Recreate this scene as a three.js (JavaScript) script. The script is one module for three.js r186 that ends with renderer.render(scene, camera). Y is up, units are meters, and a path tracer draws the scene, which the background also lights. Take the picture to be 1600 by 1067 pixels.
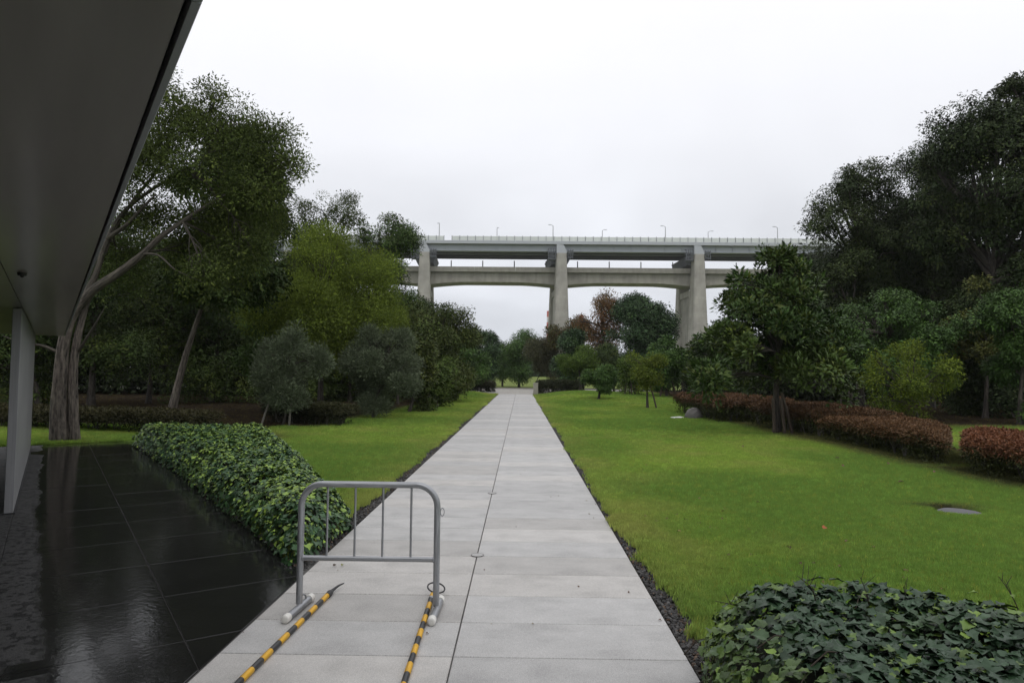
import * as THREE from 'three';
import { mergeGeometries } from 'three/addons/utils/BufferGeometryUtils.js';
import { RoundedBoxGeometry } from 'three/addons/geometries/RoundedBoxGeometry.js';

// ------------------------------------------------------------------ camera, sky, sun, exposure
const scene = new THREE.Scene();
const rad = THREE.MathUtils.degToRad;
const camera = new THREE.PerspectiveCamera(53.13, 1.5, 0.1, 4000);
camera.position.set(0, 1.6, 0);
camera.rotation.order = 'YXZ';
camera.rotation.set(rad(2.7), rad(0.75), rad(0.6));
camera.updateMatrixWorld(true);

const renderer = new THREE.WebGLRenderer({ antialias: true });
renderer.toneMapping = THREE.LinearToneMapping;
renderer.toneMappingExposure = 1.0;
renderer.shadowMap.enabled = true;

function rng(seed) {
  let s = seed >>> 0;
  return () => { s = (s + 0x6d2b79f5) | 0; let t = Math.imul(s ^ (s >>> 15), 1 | s); t = (t + Math.imul(t ^ (t >>> 7), 61 | t)) ^ t; return ((t ^ (t >>> 14)) >>> 0) / 4294967296; };
}
const hash2 = (x, y, s = 0) => { let h = Math.imul(x | 0, 374761393) ^ Math.imul(y | 0, 668265263) ^ Math.imul(s | 0, 2147483647 ^ 0x5bd1e995); h = Math.imul(h ^ (h >>> 13), 1274126177); h ^= h >>> 16; return (h >>> 0) / 4294967296; };
const sm = (t) => t * t * (3 - 2 * t);
const mod = (a, b) => ((a % b) + b) % b;
function vnoise(x, y, s = 0, px = 0, py = 0) {           // value noise, tiling when px / py are given
  const xi = Math.floor(x), yi = Math.floor(y), fx = sm(x - xi), fy = sm(y - yi);
  const W = (i) => (px ? mod(i, px) : i), V = (i) => (py ? mod(i, py) : i);
  const a = hash2(W(xi), V(yi), s), b = hash2(W(xi + 1), V(yi), s), c = hash2(W(xi), V(yi + 1), s), d = hash2(W(xi + 1), V(yi + 1), s);
  return a + (b - a) * fx + (c - a) * fy + (a - b - c + d) * fx * fy;
}
function fbm(x, y, o = 4, s = 0, px = 0, py = 0) {
  let v = 0, a = 0.5, n = 0;
  for (let i = 0; i < o; i++) { v += a * vnoise(x, y, s + i * 17, px, py); n += a; a *= 0.5; x *= 2; y *= 2; px *= 2; py *= 2; }
  return v / n;
}
const clamp = (x, a = 0, b = 1) => Math.min(b, Math.max(a, x));
const step = (a, b, x) => sm(clamp((x - a) / (b - a)));
const mix = (a, b, t) => a + (b - a) * t;

// overcast sky: brighter overhead, soft grey cloud bands low down
{
  const W = 1024, Hh = 512, d = new Float32Array(W * Hh * 4);
  for (let j = 0; j < Hh; j++) for (let i = 0; i < W; i++) {
    const el = ((j + 0.5) / Hh - 0.5) * Math.PI, s = Math.max(0, Math.sin(el)), k = (j * W + i) * 4;
    const u = i / W;
    let L = 0.73 + 0.55 * Math.pow(s, 0.8);
    const ce = Math.max(0.06, s + 0.08), n = fbm(u * 26, 0.75 / ce + fbm(u * 14, s * 6, 2, 4, 14, 0), 5, 3, 26, 0), m = fbm(u * 9, s * 9, 4, 9, 9, 0);
    const low = Math.exp(-Math.pow((el - 0.1) / 0.13, 2));
    L *= 1 + (n - 0.5) * (0.10 + 0.5 * low) + (m - 0.5) * 0.08;
    
    const blue = mix(1.055, 1.01, clamp(s * 2));
    d[k] = L * (2 - blue) * 0.998; d[k + 1] = L * 0.988; d[k + 2] = L * blue * 1.015; d[k + 3] = 1;
  }
  const t = new THREE.DataTexture(d, W, Hh, THREE.RGBAFormat, THREE.FloatType);
  t.mapping = THREE.EquirectangularReflectionMapping; t.colorSpace = THREE.LinearSRGBColorSpace;
  t.magFilter = t.minFilter = THREE.LinearFilter; t.wrapS = THREE.RepeatWrapping; t.needsUpdate = true;
  scene.background = t; scene.environment = t;
}
scene.fog = new THREE.FogExp2(new THREE.Color(0.98, 0.99, 1.0), 0.00020);
const sun = new THREE.DirectionalLight(new THREE.Color(1.0, 0.97, 0.93), 0.5);
sun.position.set(12, 60, 14); sun.target.position.set(0, 0, -25);
sun.castShadow = true; sun.shadow.radius = 45; sun.shadow.mapSize.set(4096, 4096);
Object.assign(sun.shadow.camera, { left: -60, right: 60, top: 80, bottom: -60, near: 1, far: 300 });
scene.add(sun, sun.target);

// ------------------------------------------------------------------ naming helpers
const used = new Map();
function numbered(n) { const k = used.get(n) ?? 0; used.set(n, k + 1); return k ? `${n}_${String(k).padStart(3, '0')}` : n; }
function shade(o) { o.castShadow = true; o.receiveShadow = true; return o; }
function thing(name, label, category, [x, y, z] = [0, 0, 0], turn = 0, group) {
  const o = new THREE.Group(); o.name = numbered(name); o.position.set(x, y, z); o.rotation.y = turn;
  o.userData = { label, category }; if (group) o.userData.group = group;
  scene.add(o); return o;
}
function part(parent, name, geo, mat, label) { const m = shade(new THREE.Mesh(geo, mat)); m.name = name; if (label) m.userData.label = label; parent.add(m); return m; }
function pieceNamer() { const c = new Map(); return (n) => { const k = c.get(n) ?? 0; c.set(n, k + 1); return k ? `${n}_${String(k).padStart(3, '0')}` : n; }; }
function struct(name, geo, mat) { const m = shade(geo ? new THREE.Mesh(geo, mat) : new THREE.Group()); m.name = numbered(name); m.userData.kind = 'structure'; scene.add(m); return m; }

// ------------------------------------------------------------------ textures and materials
function tex(w, h, fn, { srgb = false, ru = 1, rv = 1 } = {}) {
  const d = new Uint8Array(w * h * 4);
  for (let j = 0; j < h; j++) for (let i = 0; i < w; i++) {
    const c = fn(i / w, j / h, i, j), k = (j * w + i) * 4;
    if (typeof c === 'number') d[k] = d[k + 1] = d[k + 2] = clamp(c) * 255; else { d[k] = clamp(c[0]) * 255; d[k + 1] = clamp(c[1]) * 255; d[k + 2] = clamp(c[2]) * 255; }
    d[k + 3] = 255;
  }
  const t = new THREE.DataTexture(d, w, h, THREE.RGBAFormat, THREE.UnsignedByteType);
  t.wrapS = t.wrapT = THREE.RepeatWrapping; t.magFilter = THREE.LinearFilter; t.minFilter = THREE.LinearMipmapLinearFilter;
  if (srgb) t.colorSpace = THREE.SRGBColorSpace;
  t.repeat.set(ru, rv); t.needsUpdate = true; return t;
}
const rgb = (r, g, b) => new THREE.Color().setRGB(r, g, b);
const std = (c, roughness = 0.8, o = {}) => new THREE.MeshStandardMaterial({ color: rgb(...c), roughness, ...o });

// multiplier maps are stored linear, 0.5 grey = x1 after the colour is doubled
const graniteMap = tex(1024, 1024, (u, v, i, j) => {
  const sp = hash2(i >> 1, j >> 1, 5), s2 = hash2(i, j, 7), b = fbm(u * 8, v * 8, 4, 11, 8, 8), st = fbm(u * 3, v * 5, 5, 21, 3, 5);
  let c = 0.5 + (sp - 0.5) * 0.34 + (s2 - 0.5) * 0.2 + (b - 0.5) * 0.10 - Math.max(0, st - 0.54) * 0.3;
  if (sp > 0.93) c -= 0.14;
  return [c * 1.005, c, c * 0.985];
});
const graniteBump = tex(512, 512, (u, v, i, j) => 0.5 + (hash2(i, j, 3) - 0.5) * 0.5 + (fbm(u * 32, v * 32, 3, 5, 32, 32) - 0.5) * 0.5);
const slabMats = [0, 1, 2, 3, 4, 5, 6, 7].map((k) => new THREE.MeshStandardMaterial({
  color: rgb(...[0.405, 0.402, 0.398].map((c) => 2 * c * (0.90 + 0.2 * ((k * 37) % 8) / 7)).map((c, i) => c * (k % 3 === 0 ? [1.02, 1, 0.975][i] : 1))),
  map: graniteMap, bumpMap: graniteBump, bumpScale: 0.0008, roughness: [0.55, 0.62, 0.7, 0.5, 0.66, 0.58, 0.72, 0.6][k] }));

const lawnMap = tex(1024, 1024, (u, v, i, j) => {
  const a = fbm(u * 90, v * 90, 3, 31, 90, 90), b = fbm(u * 14, v * 14, 4, 37, 14, 14), f = hash2(i, j >> 1, 41);
  const k = 0.5 + (a - 0.5) * 0.42 + (b - 0.5) * 0.22 + (f - 0.5) * 0.26;
  return [k * (1 + (b - 0.5) * 0.35), k, k * 0.95];
}, { ru: 1 / 3.1, rv: 1 / 3.1 });
const lawnBump = tex(512, 512, (u, v, i, j) => 0.5 * fbm(u * 60, v * 60, 3, 51, 60, 60) + 0.5 * hash2(i, j, 53), { ru: 1 / 1.7, rv: 1 / 1.7 });
const lawnMat = new THREE.MeshPhysicalMaterial({ specularIntensity: 0.2, color: rgb(2, 2, 2), vertexColors: true, map: lawnMap, bumpMap: lawnBump, bumpScale: 0.03, roughness: 0.95 });

const barkMap = tex(512, 1024, (u, v) => {
  const w = fbm(u * 6, v * 8, 4, 61, 6, 8) * 0.5, r = fbm(u * 26 + w * 4, v * 7, 5, 63, 26, 7), p = fbm(u * 24, v * 24, 3, 67, 24, 24), l = fbm(u * 4, v * 4, 4, 71, 4, 4);
  const c = 0.5 + (r - 0.5) * 1.15 + (p - 0.5) * 0.7 + (l - 0.55) * 0.5;
  return [c, c * (0.98 + (l - 0.5) * 0.12), c * 0.95];
});
const barkBump = tex(512, 1024, (u, v) => { const w = fbm(u * 6, v * 8, 4, 61, 6, 8) * 0.5; return fbm(u * 26 + w * 4, v * 7, 5, 63, 26, 7) * 0.75 + fbm(u * 24, v * 24, 3, 67, 24, 24) * 0.25; });
const bark = (c, b = 0.012) => new THREE.MeshStandardMaterial({ color: rgb(...c.map((x) => x * 2)), map: barkMap, bumpMap: barkBump, bumpScale: b, roughness: 0.85 });
const barkGrey = bark([0.105, 0.09, 0.077], 0.04), barkLimb = bark([0.066, 0.058, 0.046], 0.02), barkDark = bark([0.05, 0.043, 0.036]), barkPale = bark([0.16, 0.15, 0.135]), barkBrown = bark([0.075, 0.058, 0.044]);

const concMap = tex(512, 1024, (u, v, i, j) => {
  const st = fbm(u * 14, v * 3, 5, 81, 14, 3), b = fbm(u * 6, v * 12, 5, 83, 6, 12), lift = Math.abs(mod(v * 8, 1) - 0.5) > 0.485 ? -0.07 : 0, tie = (hash2(Math.floor(u * 24), Math.floor(v * 48), 5) > 0.965 ? 0.05 : 0);
  const k = 0.5 + (st - 0.5) * 0.28 + (b - 0.5) * 0.16 + lift + tie + (hash2(i, j, 9) - 0.5) * 0.05;
  return [k, k * 0.985, k * 0.94];
}, { ru: 1 / 16, rv: 1 / 16 });
const conc = (c, k = 1) => new THREE.MeshStandardMaterial({ color: rgb(...c.map((x) => 2 * x * k)), map: concMap, roughness: 0.9 });
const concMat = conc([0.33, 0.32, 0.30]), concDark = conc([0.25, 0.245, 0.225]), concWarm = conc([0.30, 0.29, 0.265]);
const steelBlue = std([0.36, 0.385, 0.42], 0.55), steelDark = std([0.12, 0.13, 0.15], 0.6), steelPale = std([0.42, 0.44, 0.47], 0.55);
const galvMap = tex(256, 256, (u, v, i, j) => { const a = fbm(u * 10, v * 10, 4, 91, 10, 10), b = fbm(u * 40, v * 40, 2, 93, 40, 40); return 0.5 + (a - 0.5) * 0.35 + (b - 0.5) * 0.2; });
const galv = new THREE.MeshStandardMaterial({ color: rgb(0.66, 0.68, 0.71), map: galvMap, roughness: 0.42, roughnessMap: galvMap, metalness: 0.55 });
galv.roughness = 0.85;

// ------------------------------------------------------------------ geometry helpers
function tube(pts, radii, sides = 7, { bump = 0, seed = 1, cap = true } = {}) {
  const P = pts.map((p) => (p.isVector3 ? p : new THREE.Vector3(...p))), n = P.length, pos = [], uv = [], idx = [];
  const T = P.map((p, i) => new THREE.Vector3().subVectors(P[Math.min(n - 1, i + 1)], P[Math.max(0, i - 1)]).normalize());
  let N = new THREE.Vector3(Math.abs(T[0].x) > 0.8 ? 0 : 1, 0, Math.abs(T[0].x) > 0.8 ? 1 : 0); N.addScaledVector(T[0], -N.dot(T[0])).normalize();
  let len = 0; const B = new THREE.Vector3();
  for (let i = 0; i < n; i++) {
    N.addScaledVector(T[i], -N.dot(T[i])).normalize(); B.crossVectors(T[i], N);
    if (i) len += P[i].distanceTo(P[i - 1]);
    const r = Array.isArray(radii) ? radii[i] : radii;
    for (let k = 0; k <= sides; k++) {
      const a = (k % sides) / sides * 2 * Math.PI, rr = r * (1 + (bump ? bump * (fbm(Math.cos(a) * 1.5 + 7, Math.sin(a) * 1.5 + len * 0.6, 3, seed) - 0.5) * 2 : 0));
      pos.push(P[i].x + (N.x * Math.cos(a) + B.x * Math.sin(a)) * rr, P[i].y + (N.y * Math.cos(a) + B.y * Math.sin(a)) * rr, P[i].z + (N.z * Math.cos(a) + B.z * Math.sin(a)) * rr);
      uv.push(k / sides, len * 0.5);
    }
  }
  const w = sides + 1;
  for (let i = 0; i < n - 1; i++) for (let k = 0; k < sides; k++) { const a = i * w + k, b = a + w; idx.push(a, a + 1, b, a + 1, b + 1, b); }
  if (cap) for (const e of [0, n - 1]) { const c = pos.length / 3; pos.push(P[e].x, P[e].y, P[e].z); uv.push(0, 0); for (let k = 0; k < sides; k++) { const a = e * w + k; if (e) idx.push(a, a + 1, c); else idx.push(a + 1, a, c); } }
  const g = new THREE.BufferGeometry();
  g.setAttribute('position', new THREE.Float32BufferAttribute(pos, 3)); g.setAttribute('uv', new THREE.Float32BufferAttribute(uv, 2)); g.setIndex(idx); g.computeVertexNormals();
  // close the seam of the normals
  const nn = g.attributes.normal;
  for (let i = 0; i < n; i++) { const a = i * w, b = a + sides, x = nn.getX(a) + nn.getX(b), y = nn.getY(a) + nn.getY(b), z = nn.getZ(a) + nn.getZ(b), l = Math.hypot(x, y, z) || 1; nn.setXYZ(a, x / l, y / l, z / l); nn.setXYZ(b, x / l, y / l, z / l); }
  return g;
}
function smooth(pts, per = 5) { return new THREE.CatmullRomCurve3(pts.map((p) => (p.isVector3 ? p : new THREE.Vector3(...p)))).getPoints((pts.length - 1) * per); }
function taper(n, r0, r1, pow = 1) { return Array.from({ length: n }, (_, i) => mix(r0, r1, Math.pow(i / (n - 1), pow))); }
function box(w, h, d, x = 0, y = 0, z = 0) { const g = new THREE.BoxGeometry(w, h, d); g.translate(x, y, z); return g; }
function metreUV(g, ax = 'x', ay = 'y') { const p = g.attributes.position, n = g.attributes.normal, u = g.attributes.uv; for (let i = 0; i < p.count; i++) { const nx = Math.abs(n.getX(i)), ny = Math.abs(n.getY(i)); if (ny > 0.7) u.setXY(i, p.getX(i), p.getZ(i)); else if (nx > 0.7) u.setXY(i, p.getZ(i), p.getY(i)); else u.setXY(i, p.getX(i), p.getY(i)); } return g; }
// slab with a small chamfer round its top: w along x, d along z, top at y = 0
function slabGeo(w, d, t = 0.06, c = 0.004, ou = 0, ov = 0) {
  const X = w / 2, Z = d / 2, p = [], ix = [];
  const ring = (e, y) => [[-X + e, y, -Z + e], [X - e, y, -Z + e], [X - e, y, Z - e], [-X + e, y, Z - e]];
  const quad = (a, b, q, r) => { const k = p.length / 3; p.push(...a, ...b, ...q, ...r); ix.push(k, k + 2, k + 1, k, k + 3, k + 2); };
  const A = ring(c, 0), B = ring(0, -c), C = ring(0, -t);
  quad(A[0], A[1], A[2], A[3]);
  for (let i = 0; i < 4; i++) { const j = (i + 1) % 4; quad(A[j], A[i], B[i], B[j]); quad(B[j], B[i], C[i], C[j]); }
  const g = new THREE.BufferGeometry(); g.setAttribute('position', new THREE.Float32BufferAttribute(p, 3));
  const uv = []; for (let i = 0; i < p.length; i += 3) uv.push(p[i] + ou, p[i + 2] + p[i + 1] + ov);
  g.setAttribute('uv', new THREE.Float32BufferAttribute(uv, 2)); g.setIndex(ix); g.computeVertexNormals(); return g;
}

// ------------------------------------------------------------------ terrain
const bell = (x, z, cx, cz, sx, sz) => Math.exp(-Math.pow((x - cx) / sx, 2) - Math.pow((z - cz) / sz, 2));
function terr(x, z) {
  const off = step(1.3, 3.2, Math.abs(x + 0.37));
  let h = 0.34 * bell(x, z, 4.2, -48, 2.8, 6) + 0.3 * bell(x, z, -4.4, -47, 2.6, 7) + 0.3 * bell(x, z, 12, -52, 6, 9);
  h += 0.05 * (fbm(x * 0.16 + 40, z * 0.16 + 90, 3, 5) - 0.5);
  h *= off * (1 - step(-52.5, -56, z) * 0);
  if (z < -53) h *= 1 - step(53, 57, -z) * 1;
  return h + 0.9 * step(80, 170, -z);
}
const TH = rad(34.7), ux = -Math.sin(TH), uz = -Math.cos(TH), vx = Math.cos(TH), vz = -Math.sin(TH);
const UV = (x, z) => [x * ux + z * uz, x * vx + z * vz];                 // building axes: u away along the wall, v to its right
const XZ = (u, v) => [u * ux + v * vx, u * uz + v * vz];
const PATH = { l: -1.70, r: 0.965, seam: -0.368, z0: -1.2, z1: -52.9 };
const edgeR = (z) => PATH.r + 0.055 + 0.15 * fbm(z * 1.1 + 300, 3.3, 3, 2) + 0.05 * step(9, 4, -z) + 0.09 * (vnoise(z * 4, 1, 8) - 0.5);
const edgeL = (z) => PATH.l - 0.07 - 0.18 * fbm(z * 1.1 + 80, 9.3, 3, 4) - 0.09 * (vnoise(z * 4, 5, 9) - 0.5);

// ------------------------------------------------------------------ ground, lawns, paving
function gridSheet(xs, zs, hf, cf, uvs = 1) {
  const p = [], c = [], uv = [], ix = [], w = xs.length;
  for (let j = 0; j < zs.length; j++) for (let i = 0; i < w; i++) {
    const x = typeof xs[i] === 'function' ? xs[i](zs[j]) : xs[i], z = zs[j];
    p.push(x, hf(x, z), z); uv.push(x * uvs, z * uvs); if (cf) c.push(...cf(x, z));
  }
  for (let j = 0; j < zs.length - 1; j++) for (let i = 0; i < w - 1; i++) { const a = j * w + i, b = a + w; ix.push(a, a + 1, b, a + 1, b + 1, b); }
  const g = new THREE.BufferGeometry(); g.setAttribute('position', new THREE.Float32BufferAttribute(p, 3)); g.setAttribute('uv', new THREE.Float32BufferAttribute(uv, 2));
  if (cf) g.setAttribute('color', new THREE.Float32BufferAttribute(c, 3));
  g.setIndex(ix); g.computeVertexNormals();
  const n = g.attributes.normal; if (n.getY(0) < 0) { for (let k = 0; k < ix.length; k += 3) { const t = ix[k]; ix[k] = ix[k + 1]; ix[k + 1] = t; } g.setIndex(ix); g.computeVertexNormals(); }
  return g;
}
function lines(a, b, fine, grow = 1.0, most = 1e9) { const out = [a]; let s = fine, x = a; const d = Math.sign(b - a); while ((b - x) * d > s) { x += d * s; out.push(x); s = Math.min(most, s * grow); } out.push(b); return out; }

const GREEN = [0.150, 0.216, 0.038], GREEN2 = [0.098, 0.164, 0.031], SOIL = [0.048, 0.036, 0.024], DRY = [0.20, 0.20, 0.06];
function lawnColor(x, z) {
  const a = fbm(x * 0.32 + 11, z * 0.32 + 7, 4, 101), b = fbm(x * 1.6, z * 1.6, 3, 103), t = clamp((a - 0.36) * 3.2), dry = clamp((b - 0.48) * 2.4) * 0.7 * clamp((a - 0.3) * 3);
  let c = GREEN.map((g, i) => mix(mix(GREEN2[i], g, t), DRY[i], dry));
  // drier and yellower along the path edges
  const near = x > 0 ? x - 1.05 : -1.8 - x; const edge = clamp(1 - near / 0.9) * 0.45; if (near > -0.5) c = c.map((g, i) => mix(g, DRY[i], edge * clamp(b * 1.4)));
  let s = 0;
  if (x < 0) {                                                                     // bare shaded soil under the left wood, leaf litter at the end of the ivy
    const line = z > -22 ? -19.6 + (x + 6.9) * -0.35 : 0;
    if (z < -19.5) { const lim = z > -24 ? -4.9 : mix(-4.9, -3.2, clamp((-z - 24) / 16)); s = step(0, 0.8, lim - x - 0.4 + 0.9 * (a - 0.5)); }
    if (x < -7) s = Math.max(s, step(0.2, 1.0, -(z - (-18.6 + (x + 9) * 0.26)) + (b - 0.5)));
    s = Math.max(s, 1.3 * bell(x, z, -6.4, -16.1, 0.75, 0.8) * step(0.35, 0.6, b));
  } else {
    s = Math.max(step(0, 2.2, x - 9.4 - 0.25 * (-z - 20) + 2 * (a - 0.5)) * step(21.5, 24, -z), step(0, 1.8, -z - 22.5 - 0.4 * Math.max(0, 14 - x) + 2 * (a - 0.5)) * step(9.3, 10.5, x));
    s = Math.max(s, 0.75 * step(6.7, 7.4, x + 0.35 * (b - 0.5)) * (1 - step(9.3, 9.9, x)) * step(9.5, 10.5, -z) * (1 - step(28.5, 29.5, -z)) * (1 - step(12.1, 12.6, -z) * step(12.0, 12.4, 24.7 + z)));
    s = Math.max(s, 0.9 * bell(x, z, 5.12, -8.45, 0.42, 0.2) * step(0.25, 0.55, b));
  }
  s = clamp(s); const lf = 0.8 + 0.5 * b;
  return c.map((g, i) => mix(g, SOIL[i] * lf, s));
}
const lawnZ = lines(4, -53, 0.16, 1.012, 0.45);
function paveDrop(x, z) { const [u, v] = UV(x, z); return u < 17.5 && v < 1.74 ? -0.09 : 0; }
struct('lawn', gridSheet([(z) => edgeR(z) - 0.03, (z) => edgeR(z) + 0.06, ...lines(1.55, 13, 0.16, 1.004), ...lines(13.3, 70, 0.5, 1.06)], lawnZ, (x, z) => terr(x, z) + (x < edgeR(z) ? -0.03 : 0.018), lawnColor), lawnMat);
struct('lawn', gridSheet([(z) => edgeL(z) + 0.03, (z) => edgeL(z) - 0.06, ...lines(-2.3, -15, 0.15, 1.003), ...lines(-15.3, -70, 0.5, 1.06)], lawnZ, (x, z) => terr(x, z) + (x > edgeL(z) ? -0.03 : 0.018) + paveDrop(x, z), lawnColor), lawnMat);
struct('grass_field', gridSheet(lines(-180, 180, 2.5), lines(-73.5, -300, 2), (x, z) => terr(x, z) + 0.02, (x, z) => { const a = fbm(x * 0.05, z * 0.05, 4, 5); return [mix(0.12, 0.16, a), mix(0.165, 0.19, a), mix(0.04, 0.055, a)]; }), lawnMat);
const soilMap = tex(512, 512, (u, v, i, j) => { const k = 0.5 + (fbm(u * 60, v * 60, 3, 111, 60, 60) - 0.5) * 0.9; return [k, k * 0.95, k * 0.9]; });
const soilMat = new THREE.MeshStandardMaterial({ color: rgb(0.085, 0.078, 0.072), map: soilMap, bumpMap: soilMap, bumpScale: 0.02, roughness: 0.9 });
struct('ground', gridSheet([...lines(-2500, -70, 300), ...lines(-60, 60, 3), ...lines(70, 2500, 300)], [...lines(900, 10, 200), ...lines(4, -300, 4), ...lines(-310, -3000, 300)], (x, z) => Math.min(terr(x, z), 0) - 0.14 + (z < -170 ? 0.5 : 0), null, 0.5), std([0.07, 0.085, 0.04], 0.95));
struct('soil_strip', gridSheet([PATH.l - 0.62, PATH.l - 0.3, PATH.l - 0.012], lines(-5.5, -52.9, 0.5), (x, z) => -0.022 + 0.012 * (vnoise(x * 9, z * 9, 4) - 0.5)), soilMat);
struct('soil_strip', gridSheet([PATH.r + 0.012, PATH.r + 0.3, PATH.r + 0.7], lines(-1.0, -52.9, 0.5), (x, z) => -0.022 + 0.012 * (vnoise(x * 9, z * 9, 4) - 0.5)), soilMat);

// granite path: two columns of slabs
{
  const path = struct('path', null), nm = pieceNamer();
  const bed = part(path, nm('joint_bed'), (() => { const g = box(PATH.r - PATH.l, 0.06, PATH.z0 - PATH.z1, (PATH.l + PATH.r) / 2, -0.075, (PATH.z0 + PATH.z1) / 2); return g; })(), std([0.055, 0.052, 0.048], 0.95));
  const r = rng(77), pitch = 0.5325, wL = PATH.seam - PATH.l, wR = PATH.r - PATH.seam, vars = new Map();
  const g = (w, d) => { const k = w.toFixed(3) + d.toFixed(3) + Math.floor(r() * 4); if (!vars.has(k)) vars.set(k, slabGeo(w, d, 0.055, 0.004, r() * 3, r() * 3)); return vars.get(k); };
  for (let k = 0; k < 98; k++) {
    const z = -1.27 - k * pitch;
    for (const side of [0, 1]) {
      const w = side ? wR : wL, cx = side ? (PATH.seam + PATH.r) / 2 : (PATH.l + PATH.seam) / 2;
      let d = pitch - 0.007, zc = z - pitch / 2;
      if (!side && k === 4) { d -= 0.06; zc -= 0.03; } if (!side && k === 5 - 2) { d += 0.06; zc -= 0.03; }
      const m = part(path, nm('slab'), g(w - 0.008, d), slabMats[Math.floor(r() * 8)]);
      m.position.set(cx, (r() - 0.5) * 0.002, zc); m.rotation.set((r() - 0.5) * 0.003, 0, (r() - 0.5) * 0.0015);
    }
  }
  // round inlays on the middle joint
  const ringM = std([0.16, 0.155, 0.15], 0.5);
  for (const z of [-6.08, -9.2]) {
    const disc = new THREE.Mesh(new THREE.CylinderGeometry(0.05, 0.05, 0.012, 28), slabMats[2]); shade(disc); disc.name = nm('inlay_disc'); disc.position.set(PATH.seam + 0.004, 0.0015, z); path.add(disc);
    const ring = new THREE.Mesh(new THREE.TorusGeometry(0.0535, 0.0035, 6, 32), ringM); shade(ring); ring.name = 'rim'; ring.rotation.x = Math.PI / 2; ring.position.y = 0.004; disc.add(ring);
  }
}
// paved crossing beyond the path
{
  const m = new THREE.MeshStandardMaterial({ color: rgb(0.66, 0.63, 0.58), map: graniteMap, roughness: 0.85 });
  struct('road', gridSheet(lines(-11, 13, 3), [-52.92, -60, -66, -73], () => 0.0, null, 0.4), m);
  const k = struct('kerb', null), kn = pieceNamer(), kg = box(2.0, 0.14, 0.16), km = conc([0.34, 0.33, 0.31]);
  for (let i = -5; i < 6; i++) { const q = part(k, kn('kerb_stone'), kg, km); q.position.set(i * 2.01 + 1, 0.03, -73.2); }
}
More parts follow.
